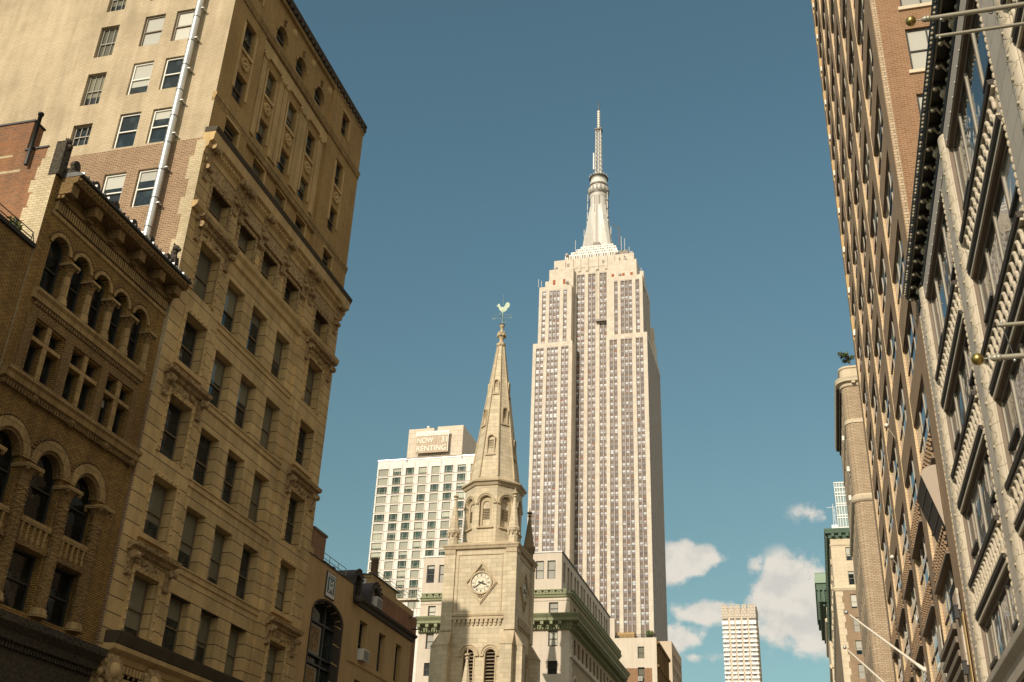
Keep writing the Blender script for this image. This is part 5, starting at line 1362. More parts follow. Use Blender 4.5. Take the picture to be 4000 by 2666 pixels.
# ------------------------------------------------------------------ white apartment tower with rooftop sign
T3 = thing('apartment_tower', 'white panelled apartment tower with green glass windows left of the church spire', 'building', (-90, 265, 0))
TS = Fr('S', 250.0); HR = 2.485
cols3 = [(-106.05, -103.25)] + [(-101.98+k*3.53, -99.72+k*3.53) for k in range(6)] + [(-80.8, -79.55)]
rows3 = [(102.55-HR*k+ (0 if k < 2 else 0), 104.85-HR*k) for k in range(15)]
mb = MB(); mb.wall(TS, -106.4, -79.4, 0, 107.0, [(a, b, c, e-.35) for a, b in cols3 for c, e in rows3], 'panel_white', rev=.35); part('panel_front', mb, T3)
mb = MB(); shell(mb, -106.4, -79.4, 250.004, 284, 0, 106.95, 'panel_white', 'S', 'concrete'); part('rear_wall', mb, T3)
mb = MB()
for c, e in rows3:
    mb.fbox(TS, -106.4, -79.4, c-.21, c-.13, 0, .10, 'sign_buff')
    for a, b in cols3[1:]:
        mb.fbox(TS, a-.02, b+.02, c-.13, c-.004, -.02, .05, 'sign_buff')
for x in [-103.0+k*3.53 for k in range(7)]: mb.fbox(TS, x-.03, x+.03, 66, 106, 0, .06, 'sign_buff')
mb.fbox(TS, -106.45, -79.4, 106.75, 107.05, -.3, .15, 'steel')
part('floor_band', mb, T3)
nw = 0
for i, (a, b) in enumerate(cols3):
    for k, (c, e) in enumerate(rows3):
        if (i >= 7 and k > 3) or (i == 6 and k > 9) or (i >= 5 and k > 11) or nw >= 100: continue
        window(T3, TS, a+.02, b-.02, c, e-.36, -.26, 'tower', 'cream_frame', 'tower_glass'); nw += 1
mb = MB()
x0, x1 = -98.35, -83.3
mb.wall(Fr('S', 249.6), x0, -91.35, 107.0, 115.15, [], 'panel_buff'); mb.wall(Fr('S', 249.6), -91.35, -90.4, 107.0, 113.9, [], 'panel_buff'); mb.wall(Fr('S', 249.6), -90.4, x1, 107.0, 115.4, [], 'panel_buff')
shell(mb, x0, x1, 249.61, 272, 106, 113.9, 'panel_buff', 'S'); shell(mb, x0, -91.35, 249.61, 272, 113.9, 115.15, 'panel_buff', 'S'); shell(mb, -90.4, x1, 249.61, 272, 113.9, 115.4, 'panel_buff', 'S')
part('rooftop_block', mb, T3)
mb = MB(); mb.ball((-93.2, 250.2, 115.65), .42, 'white_frame', 8); mb.tube((-92.6,250.2,115.2),(-92.6,250.2,115.7),.05,'iron'); mb.tube((-91.9,250.2,115.2),(-91.9,250.2,115.6),.05,'iron'); part('roof_dish', mb, T3)
RS = thing('rental_sign', 'weathered buff sign reading NOW RENTING on the white apartment tower roof block', 'sign', (-91.3, 249.3, 107.8))
mb = MB(); mb.box(-95.65, -86.85, 248.5, 248.7, 107.75, 113.55, 'sign_buff'); part('board', mb, RS)
mb = MB(); mb.box(-95.75, -86.72, 248.42, 248.5, 112.5, 113.75, 'sign_white'); mb.box(-86.98, -86.82, 248.44, 248.5, 107.8, 112.5, 'sign_white'); part('header_strip', mb, RS)
mb = MB()
for x in (-95, -91, -87.2):
    for z in (108.5, 112): mb.tube((x, 248.7, z), (x, 249.6, z), .08, 'iron')
part('bracket', mb, RS)
text('212.Tower31.com', 1.25, (-91.2, 248.40, 112.68), ROT_S, 'sign_grey', RS, width=8.2)
text('NOW', 2.15, (-93.2, 248.46, 110.55), ROT_S, 'sign_white', RS, width=4.4)
text('31', 2.15, (-87.85, 248.46, 110.55), ROT_S, 'sign_white', RS, width=1.6)
text('RENTING', 2.15, (-91.4, 248.46, 108.25), ROT_S, 'sign_white', RS, width=8.0)

# ------------------------------------------------------------------ low cream building with roof terrace
CB = thing('cream_building', 'low cream building with brick lower wall and roof terrace beside the pale hotel', 'building', (-28, 176, 0))
CSf = Fr('S', 170.0); ce = -23.23
cw = [(37.75, 39.55), (34.6, 36.42)]
mb = MB(); mb.wall(CSf, -34, ce, 36.3, 40.9, [(-26.17, -25.15, 37.75, 39.55)]+[(-26.17, -25.15, 36.3, 36.42)], 'white_wall', rev=.25); mb.fbox(CSf, ce-.75, ce, 0, 36.29, 0, .02, 'white_wall'); part('cream_wall', mb, CB)
mb = MB(); mb.wall(CSf, -34, ce, 0, 36.3, [(-26.17, -25.15, 34.3, 36.3)], 'side_brick', rev=.25); part('brick_wall', mb, CB)
window(CB, CSf, -26.15, -25.17, 37.75, 39.55, -.2, 'hung', 'dark_frame', 'glass_blind'); window(CB, CSf, -26.15, -25.17, 34.3, 36.42, -.2, 'hung', 'dark_frame', 'glass_blind')
mb = MB(); shell(mb, -34, ce-.002, 170.004, 184, 0, 40.85, 'sandstone', 'S', 'concrete')
CE2 = Fr('E', ce)
for z in (39.9, 36.4, 33.0): mb.mould(CE2, 170.1, 184, [(0,z),(.3,z+.1),(.4,z+.4),(0,z+.45)], 'sandstone_carved')
for k in range(6): mb.fbox(CE2, 171+k*2.2, 171.8+k*2.2, 33.5, 39.8, 0, .22, 'sandstone_carved')
part('avenue_front', mb, CB)
mb = MB(); mb.box(-30.3,-29.75,170.1,172,40.8,44.05,'white_wall'); mb.box(-29.7,-26.8,171,175,40.8,42.0,'stucco'); mb.box(-30.2,-29.2,170.5,172,40.8,41.4,'dark_cap'); part('roof_block', mb, CB)
mb = MB()
for z in (41.1, 41.4): mb.tube((-29.6, 170.15, z), (-23.4, 170.15, z), .035, 'iron', n=5)
for k in range(26): mb.tube((-29.6+k*.248, 170.15, 40.9), (-29.6+k*.248, 170.15, 41.4), .025, 'iron', n=4)
part('terrace_rail', mb, CB)
ac_unit(CSf, -26.1, -25.45, 34.32, 34.95, -.15, .4, 'pale air conditioner under the lower window of the cream building')
SB2 = thing('rooftop_bush', 'dark green bush on the roof terrace of the low cream building', 'plant', (-24.3, 170.8, 40.9)); mb = MB(); leafy(mb, (-24.3, 170.8, 41.6), .75, 420, 8, .13, .75); part('foliage', mb, SB2)
mb = MB(); mb.tube((-24.3,170.8,40.85),(-24.3,170.8,41.5),.06,'bark'); part('stem', mb, SB2)

# ------------------------------------------------------------------ tan slab block
NB = thing('tan_block', 'narrow tan block with rows of dark windows at the foot of the skyscraper', 'building', (-27, 230, 0))
mb = MB(); mb.wall(Fr('S', 222), -30, -27.3, 0, 52.1, [(-29.2, -28.7, 40, 50.2)], 'tan_panel', rev=.4); mb.wall(Fr('E', -27.3), 222, 238, 0, 52.1, [(223.2+k*2.0, 224.6+k*2.0, 50.0-q*2.6-1.7, 50.0-q*2.6) for k in range(7) for q in range(6)], 'tan_panel', rev=.3); shell(mb, -30, -27.302, 222.004, 238, 0, 52.05, 'tan_panel', 'ES', 'concrete'); part('wall', mb, NB)
for k in range(7):
    for q in range(6): window(NB, Fr('E', -27.3), 223.22+k*2.0, 224.58+k*2.0, 50.0-q*2.6-1.7, 50.0-q*2.6, -.25, 'plain', 'mast_dark', 'glass_blind')
mb = MB(); mb.box(-29.2,-28.7,222.4,222.45,40,50.2,'mast_dark'); part('window_strip', mb, NB)

# ------------------------------------------------------------------ far white tower with notched crown
FT = thing('white_tower', 'distant white tower with notched crown standing alone beneath the clouds', 'building', (-56, 912, 0))
FS = Fr('S', 900.0)
MT['far_pane'] = hashed_pane('far_pane', (.70, .70, .66), (.40, .38, .36), (.15, .14, .15), 1.35, 3.55, 0.0, .35, .3, .5)
MT['far_white'] = plain('far_white', (.84, .82, .78), .5, 0, .03); MT['far_tan'] = stone('far_tan', (.66, .56, .45), bw=None, bh=3.4, jw=.12, amt=.06, var=.03); MT['far_crown'] = stone('far_crown', (.64, .56, .465), bw=2.4, bh=2.2, jw=.12, amt=.06, var=.04)
bx5 = [(-69.25, -64.3), (-62.6, -59.35), (-58.2, -54.4), (-53.0, -49.2), (-47.9, -42.25)]
mb = MB(); mb.box(-69.0, -42.4, 900.6, 925, 0, 231.0, 'far_tan')
for (a, b), (c, e) in zip(bx5[:-1], bx5[1:]): mb.box(b, c, 899.9, 900.7, 0, 231.3, 'far_tan')
part('tower_shaft', mb, FT)
mb = MB()
for a, b in bx5:
    q = .0
    mb.hexa(((a-.1+q,899.7,223.0),(b+.1,899.7,223.0),(b+.1,901.5,223.0),(a-.1,901.5,223.0),(a-.1,898.6,234.0),(b+.1,898.6,234.0),(b+.1,901.5,234.0),(a-.1,901.5,234.0)), 'far_crown')
for k in range(4): mb.hexa(((-42.4,903+k*5.6,223),(-41.9,903+k*5.6,223),(-41.9,907+k*5.6,223),(-42.4,907+k*5.6,223),(-42.4,903+k*5.6,233),(-41.2,903+k*5.6,233),(-41.2,907+k*5.6,233),(-42.4,907+k*5.6,233)), 'far_crown')
part('crown_panel', mb, FT)
mb = MB()
for a, b in bx5: mb.box(a+.5, b-.5, 900.2, 900.6, 221.3, 223.0, 'mast_dark')
part('louver_band', mb, FT)
z = 218.0; q = 0
wq = MB()
while z > 168:
    for a, b in bx5:
        wq.box(a, b, 899.2, 900.6, z+.1, z+1.7 + (1.5 if q == 0 else 0), 'far_white')
        n = 3
        for k in range(n):
            x0 = a+.35+k*(b-a-.5)/n
            m = MB(); m.box(x0, x0+(b-a-.5)/n-.25, 900.0, 900.3, z-1.55, z+.09, 'far_pane')
            if q < 6: part('window', m, FT)
            else: wq.box(x0, x0+(b-a-.5)/n-.25, 900.0, 900.3, z-1.55, z+.09, 'far_pane')
        wq.box(a, b, 899.3, 899.5, z-1.6, z-1.45, 'far_white')
    z -= 3.55; q += 1
part('balcony_band', wq, FT)
mb = MB()
for k in range(16): mb.box(-42.38, -41.6, 902+k*1.4, 902.5+k*1.4, 0, 221, 'tan_panel')
part('side_fin', mb, FT)
# ------------------------------------------------------------------ terracotta loft building on the right
L1B = thing('terracotta_building', 'cream terracotta loft building with wide windows, carved spandrels and dark bracketed cornice', 'building', (10, 27, 0))
piers = [(12.0+q*9.75-.05, 12.0+q*9.75+2.6) for q in range(-1, 4)]        # near edge, far edge of each pier
piers = [(10.2, 12.85), (20.05, 22.7), (29.9, 32.35), (39.55, 42.12)]
baysR = [(3.0, 10.2), (12.85, 20.05), (22.7, 29.9), (32.35, 39.55)]
TOPS = [8.6, 12.42, 16.36, 20.26]          # top of each spandrel
HEADS = [11.0, 14.92, 18.86, 23.66]        # soffit over each window row
mb = MB()
mb.wall(WR, 0.0, 42.2, 0, 25.2, [(a, b, t, h) for a, b in baysR for t, h in zip(TOPS, HEADS)], 'terracotta', rev=.21, rmat='taupe_frame')
part('terracotta_front', mb, L1B)
for a, b in piers:
    mb = MB(); rope = MB(); grey = MB()
    # ornamented roll on the near side, flat grey panel and rope beads beyond it
    rows = []
    for k in range(9):
        an = math.pi*k/8; rows.append([(a+.36-.30*math.cos(an), .02+.15*math.sin(an))])
    for z0, z1 in ((0, 24.3),):
        prof = [(a+.40-.34*math.cos(math.pi*k/8), .20*math.sin(math.pi*k/8)) for k in range(9)]
        mb.grid([[WR.p(s, z, d) for s, d in prof] for z in (z0, z1)], 'terracotta', False, True)
        z = 6.0; k = 0
        while z < 23.6:
            for i in range(4):         # ribbon wound round the roll: raised crossing bands
                t0, t1 = .5+.55*i, .5+.55*(i+1)
                q = lambda t, zz: WR.p(a+.40-.35*math.cos(t), zz, .211*math.sin(t))
                mb.face([q(t0, z+.16*i), q(t1, z+.16*(i+1)), q(t1, z+.16*(i+1)+.06), q(t0, z+.16*i+.06)], 'terracotta_carved')
                mb.face([q(t0, z+.62-.13*i), q(t1, z+.62-.13*(i+1)), q(t1, z+.62-.13*(i+1)+.05), q(t0, z+.62-.13*i+.05)], 'terracotta_carved')
            mb.ball(WR.p(a+.30, z+.38, .19), .05, 'terracotta_carved', 5)
            z += .66
    mb.fbox(WR, a+.004, a+.055, 6, 24.3, 0, .05, 'terracotta')
    grey.fbox(WR, a+.84, b-.24, 0, 24.3, 0, .03, 'terracotta_grey')
    z = 6.0
    while z < 24.2:
        rope.ball(WR.p(b-.12, z, .015), .048, 'terracotta_carved', 5, 2.3); rope.ball(WR.p(a+.76, z+.1, .015), .036, 'terracotta_carved', 5, 2.6); z += .23
    part('pier_roll', mb, L1B); part('pier_panel', grey, L1B); part('rope_bead', rope, L1B)
for a, b in baysR[1:]:
    for k, (t, h) in enumerate(zip(TOPS, HEADS)):
        mb = MB()
        zb = (HEADS[k-1] if k else 8.0)
        if k:
            mb.mould(WR, a-.02, b+.02, [(0,t-.16),(.16,t-.15),(.18,t-.02),(.06,t+.004),(0,t+.004)], 'dark_cap')
            mb.fbox(WR, a, b, t-.24, t-.165, 0, .10, 'terracotta')
            mb.mould(WR, a-.02, b+.02, [(0,zb+.12),(.06,zb+.12),(.11,zb+.2),(.11,zb+.27),(0,zb+.30)], 'dark_cap'); mb.fbox(WR, a, b, zb+.01, zb+.115, -.02, .05, 'terracotta'); mb.fbox(WR, a, b, zb+.305, zb+.37, 0, .13, 'terracotta')
            n = 15; st = (b-a)/n
            for row in range(2):
                z0 = zb+.38 + row*(t-.25-zb-.38)/2; hh = (t-.25-zb-.38)/2
                for i in range(n):
                    s = a+(i+.5)*st + (st*.25 if row else -st*.25)
                    if s > b-.15 or s < a+.12: continue
                    mb.lathe([(.04,0),(.06,.03),(.06,hh*.5),(.07,hh*.72),(.10,hh*.9),(.05,hh*.97)], WR.p(s, z0, .035), 'terracotta' , 8)
                    mb.fbox(WR, s+st*.22, s+st*.78, z0+.02, z0+hh-.02, .002, .02, 'dark_cap')  # dark plates: the shadow between the pegs is put in as colour
            part('carved_spandrel', mb, L1B)
        # four lights between mullions, a swing sash in the outer ones
        d = -.12; n = 4; st = (b-a)/n
        f = MB()
        for i in range(n+1):
            s = min(max(a+i*st, a+.05), b-.05)
            f.fbox(WR, s-.05, s+.05, t, h-.01, d-.10, d+.01, 'taupe_frame'); f.fbox(WR, s-.068, s-.052, t, h-.01, d-.09, d-.005, 'cream_frame')  # cream strip: sunlight on each mullion's south side put into the colour
        f.fbox(WR, a, b, t, t+.10, d-.12, d+.0, 'taupe_frame'); f.fbox(WR, a, b, h-.14, h-.005, d-.12, d-.0, 'taupe_frame')
        for i in (0, 3): f.fbox(WR, a+i*st+.09, a+(i+1)*st-.125, t+.92, t+1.02, d-.11, d+.06, 'dark_frame')
        wo_ = part('window', f, L1B)
        for i in range(n):
            g = MB(); j = (random.random()-.5)*.012; s0, s1 = a+i*st+.09, a+(i+1)*st-.09
            g.face([WR.p(s0, t+.1, d-.035+j), WR.p(s1, t+.1, d-.035-j), WR.p(s1, h-.14, d-.035-j), WR.p(s0, h-.14, d-.035+j)], 'window_glass' if random.random() < .6 else 'window_glass_b'); part('pane', g, wo_)
mb = MB()
mb.fbox(WR, 0, 41.1, 23.70, 24.34, 0, .05, 'fascia')
for k in range(60): mb.ball(WR.p(1+k*.68, 23.72, .05), .04, 'fascia', 5)
part('fascia_band', mb, L1B)
mb = MB()
mb.mould(WR, 0, 42.0, [(0,24.40),(.06,24.42),(.09,24.52),(0,24.56)], 'cornice_iron')
mb.mould(WR, 0, 42.05, [(0,25.08),(.42,25.08),(.46,25.12),(.50,25.3),(.56,25.45),(0,25.5)], 'cornice_iron')
mb.fbox(WR, 0, 42.0, 24.56, 25.075, 0, .02, 'cornice_iron'); mb.fbox(WR, 0, 42.04, 25.05, 25.076, .36, .40, 'cornice_gilt')
s = .3
while s < 42:
    mb.ball(WR.p(s, 25.25, .5), .055, 'cornice_gilt' if random.random() < .7 else 'cornice_iron', 5); s += .21
part('dark_cornice', mb, L1B)
s = 12.2; k = 0
while s < 41.8:
    mb = MB()
    mb.fbox(WR, s-.10, s+.10, 24.95, 25.07, .02, .38, 'cornice_iron'); mb.ball(WR.p(s-.02, 24.92, .30), .085, 'cornice_gilt', 6); mb.tube(WR.p(s-.1, 24.95, .24), WR.p(s+.05, 24.78, .07), .05, 'cornice_gilt', .03, n=6); part('cornice_bracket', mb, L1B)
    s += 1.02; k += 1
mb = MB()
s = 1.0
while s < 41.5:
    mb.ball(WR.p(s, 24.72, .06), .15, 'cornice_gilt', 7, 1.1); mb.ring(WR, s, 24.74, .17, .23, .02, .09, 'cornice_gilt', 0, 2*math.pi, 10)
    for q in range(6): mb.ball(WR.p(s+.4+q*.38, 24.68+.05*math.sin(q*2.1), .04), .05+.03*(q % 2), 'cornice_gilt', 5)
    s += 3.06
part('frieze_ornament', mb, L1B)
mb = MB()
mb.mould(WR, 0, 42.15, [(0,8.0),(.12,8.05),(.16,8.45),(.34,8.62),(.36,8.80),(.30,8.84),(0,8.86)], 'terracotta_grey'); mb.fbox(WR, 0, 42.14, 7.4, 7.99, 0, .02, 'soot_stone')
part('lower_cornice', mb, L1B)
mb = MB(); shell(mb, 5.504, 24, 0, 42.2, 0, 25.1, 'side_brick', 'W', 'concrete'); part('rear_wall', mb, L1B)

# flagpoles on the terracotta building
def flagpole(label, y, z, tipx, dz2, tip2, ball_r=.105):
    t = thing('flagpole', label, 'flagpole', (XR, y, z), 'horizontal flagpoles on the terracotta building')
    mb = MB(); mb.tube((XR+.05, y, z), (tipx+.34, y, z), .055, 'pole_paint', .048, n=14); mb.lathe([(.15,-.03),(.15,.02),(.06,.1)], (XR-.02, y, z), 'pole_paint', 12, 'x'); part('pole', mb, t)
    mb = MB(); mb.lathe([(.02,.0),(.05,.03),(.066,.07),(.066,.1),(.058,.11),(.066,.12),(.066,.16),(.055,.17)], (tipx+.2, y, z), 'pole_paint', 14, 'x'); mb.tube((tipx+.06, y, z), (tipx+.22, y, z), .012, 'steel', n=6); part('collar', mb, t)
    mb = MB(); mb.ball((tipx, y, z), ball_r, 'gilt', 16); part('ball_finial', mb, t)
    mb = MB(); mb.tube((XR+.05, y, z+dz2), (tip2, y, z+dz2), .036, 'pole_paint', n=12); part('stay_rod', mb, t)
    mb = MB(); mb.tube((tip2+.07, y, z+dz2), (tip2+.16, y, z), .013, 'iron', n=6)
    for x, zz in ((tip2+.16, z-.075), (tip2+.07, z+dz2-.05*(1 if dz2 < 0 else -1))): mb.ball((x, y, zz), .028, 'steel', 7)
    mb.ring(Fr('S', y-.0), tip2+1.1, z-.08, .028, .04, -.01, .01, 'iron', 0, 2*math.pi, 12); part('tie', mb, t)
flagpole('upper grey green flagpole with gilt ball and stay rod high on the terracotta building', 18.0, 18.2, 3.057, -.50, 3.47)
flagpole('lower grey green flagpole with gilt ball and stay rod between carved terracotta spandrels', 18.0, 10.436, 3.154, .616, 3.57)

# ------------------------------------------------------------------ tall taupe brick building with deep piers
TB = thing('pier_building', 'tall taupe brick building with long piers and recessed windows along the avenue', 'building', (15, 63, 0))
N0, N1 = 42.25, 84.4
bb = [(44.2+8.05*k, 50.35+8.05*k) for k in range(5)]
H2 = 3.98
fl = [(8.42+H2*k, 10.90+H2*k) for k in range(0, 21)]
mb = MB(); mb.wall(WR, N0, N1, 0, 92, [(a, b, c, e) for a, b in bb for c, e in fl], 'taupe_brick', rev=.19, rmat='taupe_brick'); part('brick_front', mb, TB)
mb = MB()
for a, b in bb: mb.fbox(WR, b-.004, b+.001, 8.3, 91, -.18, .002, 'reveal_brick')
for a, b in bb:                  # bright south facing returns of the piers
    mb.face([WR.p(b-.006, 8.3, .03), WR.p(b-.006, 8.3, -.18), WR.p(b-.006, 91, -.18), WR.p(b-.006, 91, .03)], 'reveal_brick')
    mb.fbox(WR, b-.004, b+1.85, 8.3, 91, .003, .03, 'taupe_brick')
mb.fbox(WR, N0+.02, 44.18, 8.3, 91, .003, .03, 'taupe_brick')
for a, b in bb[4:]:
    for k in range(9, 21):
        mb.fbox(WR, b-.03, b-.008, fl[k][0]+.1, fl[k][1]-.2, -.2, .10, 'ochre'); mb.fbox(WR, b-.9, b-.5, fl[k][0]+.1, fl[k][0]+.6, -.12, .10, 'pole_white')
part('pier', mb, TB)
wcount = 0
for i, (a, b) in enumerate(bb):
    for c, e in fl:
        far = wcount >= 96
        if i >= 3 and c < 30 and False: continue
        f = MB(); d = -.10; n = 3; st = (b-a)/n
        for q in range(n+1):
            s = min(max(a+q*st, a+.06), b-.06); f.fbox(WR, s-.05, s+.05, c, e, d-.09, d+.005, 'rust_frame' if q == 3 else 'taupe_frame'); f.fbox(WR, s-.066, s-.051, c, e, d-.08, d-.01, 'cream_frame')  # cream strips again carry the sunlit south side of the mullions as colour
        f.fbox(WR, a, b, c, c+.08, d-.09, d+.03, 'taupe_frame'); f.fbox(WR, a, b, e-.1, e-.003, d-.09, d+.02, 'taupe_frame'); f.fbox(WR, a, b, c+1.15, c+1.22, d-.085, d+.01, 'taupe_frame')
        if not far:
            o = part('window', f, TB); wcount += 1
            for q in range(n):
                g = MB(); j = (random.random()-.5)*.012; s0, s1 = a+q*st+.06, a+(q+1)*st-.06
                g.face([WR.p(s0, c, d-.035+j), WR.p(s1, c, d-.035-j), WR.p(s1, e, d-.035-j), WR.p(s0, e, d-.035+j)], 'window_glass_b'); part('pane', g, o)
        else:
            if 'rest_w' not in globals(): rest_w = MB()
            for m_, mt2 in ((f, None),):
                off = len(rest_w.v); rest_w.v += f.v; rest_w.f += [tuple(x+off for x in q) for q in f.f]; rest_w.m += [rest_w.mi(f.mats[k]) for k in f.m]
            rest_w.face([WR.p(a, c, d-.05), WR.p(b, c, d-.05), WR.p(b, e, d-.05), WR.p(a, e, d-.05)], 'window_glass')
if 'rest_w' in globals(): part('window', rest_w, TB, kind='stuff')
for i, (a, b) in enumerate(bb):
    for k, (c, e) in enumerate(fl[:4]):
        if k == 0: continue
        zb, zt2 = fl[k-1][1], c
        mb = MB()
        mb.fbox(WR, a+.01, b-.02, zb+.01, zb+.10, 0, .16, 'taupe_frame'); mb.fbox(WR, a+.01, b-.02, zb+.1, zt2-.02, 0, .03, 'dark_cap')  # dark back sheet: the shade in the lattice hollows is painted in
        rows = 4; ncol = 13
        for r_ in range(rows):
            for q in range(ncol):
                s = a+.25+q*(b-a-.4)/ncol + (.2 if r_ % 2 else 0); z = zb+.17+r_*(zt2-zb-.22)/rows
                mb.fbox(WR, s-.085, s+.085, z, z+.13, .03, .12, 'taupe_brick')
        part('lattice_spandrel', mb, TB)
mb = MB()
for q, z in enumerate((11.95, 11.45, 10.95, 10.45)): mb.fbox(WR, 44.1, 50.1-.25*q, z, z+.22, .10, .34-.03*q, 'taupe_frame')
mb.fbox(WR, 43.0, 44.15, 8.2, 13.2, .09, .17, 'terracotta_grey'); mb.fbox(WR, 50.5, 52.1, 8.2, 13.6, .09, .14, 'terracotta_grey')
for k in range(4): mb.fbox(WR, 43.1+k*.26, 43.22+k*.26, 8.2, 13.1, .17, .22, 'taupe_frame')
part('ground_floor_ledge', mb, TB)
mb = MB()
for k in range(12): mb.fbox(WR, 44.3, 46.4, 12.6+k*.11, 12.64+k*.11, -.1, .03, 'iron')
mb.fbox(WR, 44.3, 46.4, 12.55, 13.95, -.13, -.1, 'iron')
part('iron_grille', mb, TB)
mb = MB(); mb.fbox(WR, 42.5, 42.95, 7.8, 12.2, .09, .12, 'ochre'); mb.fbox(WR, 50.6, 51.0, 7.8, 11.2, .145, .16, 'ochre'); part('ochre_panel', mb, TB)
AW = thing('metal_hood', 'smooth taupe metal hood projecting over a window of the brick pier building', 'awning', (XR, 46.6, 17.2))
mb = MB(); n = 8
top = [(.62*math.sin(math.pi/2*k/n)+.05, 18.55-.42*(1-math.cos(math.pi/2*k/n))) for k in range(n+1)]       # curved back, wall to lip
for s in (44.12, 47.0): mb.face([WR.p(s, 15.95, .05)] + [WR.p(s, z, d) for d, z in top] , 'awning_metal')
for (d0, z0), (d1, z1) in zip(top[:-1], top[1:]): mb.face([WR.p(44.12, z0, d0), WR.p(47.0, z0, d0), WR.p(47.0, z1, d1), WR.p(44.12, z1, d1)], 'awning_metal', True)
part('hood_sheet', mb, AW)
mb = MB(); d, z = top[-1]
mb.face([WR.p(44.12, z, d), WR.p(47.0, z, d), WR.p(47.0, 15.95, .05), WR.p(44.12, 15.95, .05)], 'dark_cap')  # underside coloured dark, its shade painted onto the same metal hood
for q in (.25, .5, .75): mb.fbox(WR, 44.2, 46.9, 15.95+(z-15.95)*q, 16.02+(z-15.95)*q, .05+(d-.05)*q-.02, .05+(d-.05)*q+.02, 'cornice_iron')
part('underside', mb, AW)
def lantern(s, z, label, dz=.62):
    t = thing('wall_lantern', label, 'lantern', WR.p(s, z, .2), 'black wall lanterns')
    mb = MB(); mb.fbox(WR, s-.10, s+.10, z, z+dz*.7, .22, .36, 'iron'); mb.fbox(WR, s-.12, s+.12, z+dz*.7, z+dz*.7+.05, .20, .38, 'iron'); part('case', mb, t)
    mb = MB(); mb.tube(WR.p(s, z+dz*.5, .10), WR.p(s, z+dz*.5, .26), .03, 'iron'); part('arm', mb, t)
lantern(42.72, 12.0, 'uppermost black lantern on the pier beside the terracotta building'); lantern(42.72, 10.0, 'second black lantern below the uppermost, beside the terracotta building'); lantern(50.8, 10.6, 'black lantern on the ochre panel of the farther brick pier')
def spot(s, z, label):
    t = thing('spotlight', label, 'spotlight', WR.p(s, z, .08), 'spotlights on the brick piers')
    mb = MB(); mb.tube(WR.p(s, z-.7, .09), WR.p(s, z, .42), .022, 'pole_paint'); part('arm', mb, t)
    mb = MB(); mb.lathe([(.06,-.14),(.12,-.1),(.14,.1),(.1,.16)], WR.p(s, z+.08, .46), 'pole_white', 10, 'y'); part('lamp_head', mb, t)
spot(59.0, 26.6, 'upper small white spotlight on an arm on the taupe brick pier'); spot(67.0, 21.5, 'lower small white spotlight on an arm, on the farther taupe pier')
S2 = Fr('S', N0)
mb = MB()
srows = [(33.42+H2*k, 36.0+H2*k) for k in range(13)]
mb.wall(S2, 5.72, 26, 25.0, 92, [(6.84, 8.75, c, e) for c, e in srows]+[(12.0, 13.9, c, e) for c, e in srows], 'side_brick', rev=.22); part('side_wall', mb, TB)
mb = MB(); mb.fbox(S2, 5.498, 5.72, 0, 92, -.05, .006, 'soft_brick'); part('corner_strip', mb, TB)
mb = MB()
for c, e in srows[:4]: mb.fbox(S2, 6.70, 8.9, c-.2, c-.004, -.1, .1, 'limestone_cream')
part('window_sill', mb, TB)
for c, e in srows[:4]: window(TB, S2, 6.86, 8.73, c, e, -.14, 'cross', 'dark_frame', 'glass_bright')
mb = MB(); shell(mb, 5.51, 26, N0+.004, N1, 0, 92, 'taupe_brick', 'WS', 'concrete'); part('rear_wall', mb, TB)
def wflag(label, y, base, tip):
    t = thing('flagpole', label, 'flagpole', base, 'white angled flagpoles on the brick pier building')
    b, e = Vector(base), Vector(tip)
    mb = MB(); mb.tube(b, e-(e-b).normalized()*.2, .085, 'pole_white', .042, n=12); part('pole', mb, t)
    mb = MB(); mb.lathe([(.20,-.02),(.20,.03),(.13,.12),(.10,.3)], b, 'pole_white', 12, 'x'); mb.tube(b, b+(e-b).normalized()*.5, .13, 'pole_white', .09, n=12); part('wall_bracket', mb, t)
    mb = MB(); mb.ball(e, .105, 'steel', 12); part('ball_finial', mb, t)
    mb = MB(); u = (e-b)
    for q in (.03, .06): mb.tube(e-u*.1-Vector((0,0,.05)), b+u*.12-Vector((0, q, .28)), .008, 'pole_paint', n=4)
    part('halyard', mb, t)
wflag('upper white flagpole with silver ball rising from the taupe brick pier', 60.1, (5.42, 60.1, 13.6), (1.885, 60.3, 1.7+.24875*60.3))
wflag('lower white flagpole with silver ball cut off by the bottom of the frame', 68.2, (5.42, 68.2, 12.9), (1.84, 68.4, 1.7+.21842*68.4))

# ------------------------------------------------------------------ round cornered brick building with roof parapet
RB = thing('round_corner_building', 'tan brick building with rounded corner, dark eaves and pale parapet', 'building', (12, 111, 0))
fx, ys, yn, rad = 5.0, 102.4, 120.2, .85
def corner_path(d=0):
    P = [(fx-d, yn)]
    for k in range(9):
        a = math.pi + math.pi/2*k/8; P.append((fx+rad+(rad+d)*math.cos(a), ys+rad+(rad+d)*math.sin(a)))
    P.append((22, ys-d)); return P
def sweep(prof, mat, path=corner_path):
    mb = MB(); rows = [[(x, y, z) for x, y in path(d)] for d, z in prof]; mb.grid(rows, mat, False, True)
    mb.sm = set(); return mb
WF = Fr('W', fx)
mb = sweep([(0, 0), (0, 50.0)], 'soft_brick')
mb.v = []; mb.f = []; mb.m = []
P = corner_path()
wz = [(47.2-3.75*k, 49.0-3.75*k) for k in range(9)]; ws = [(104.6, 105.5), (107.6, 108.5), (110.6, 111.5), (113.6, 114.5), (116.8, 117.7)]
mb.wall(WF, ys+rad, yn, 0, 50.0, [(a, b, c, e) for a, b in ws for c, e in wz], 'soft_brick', rev=.22)
rows = [[(x, y, z) for x, y in P[1:]] for z in (0, 50.0)]; mb.grid(rows, 'soft_brick', False, False)
part('brick_wall', mb, RB)
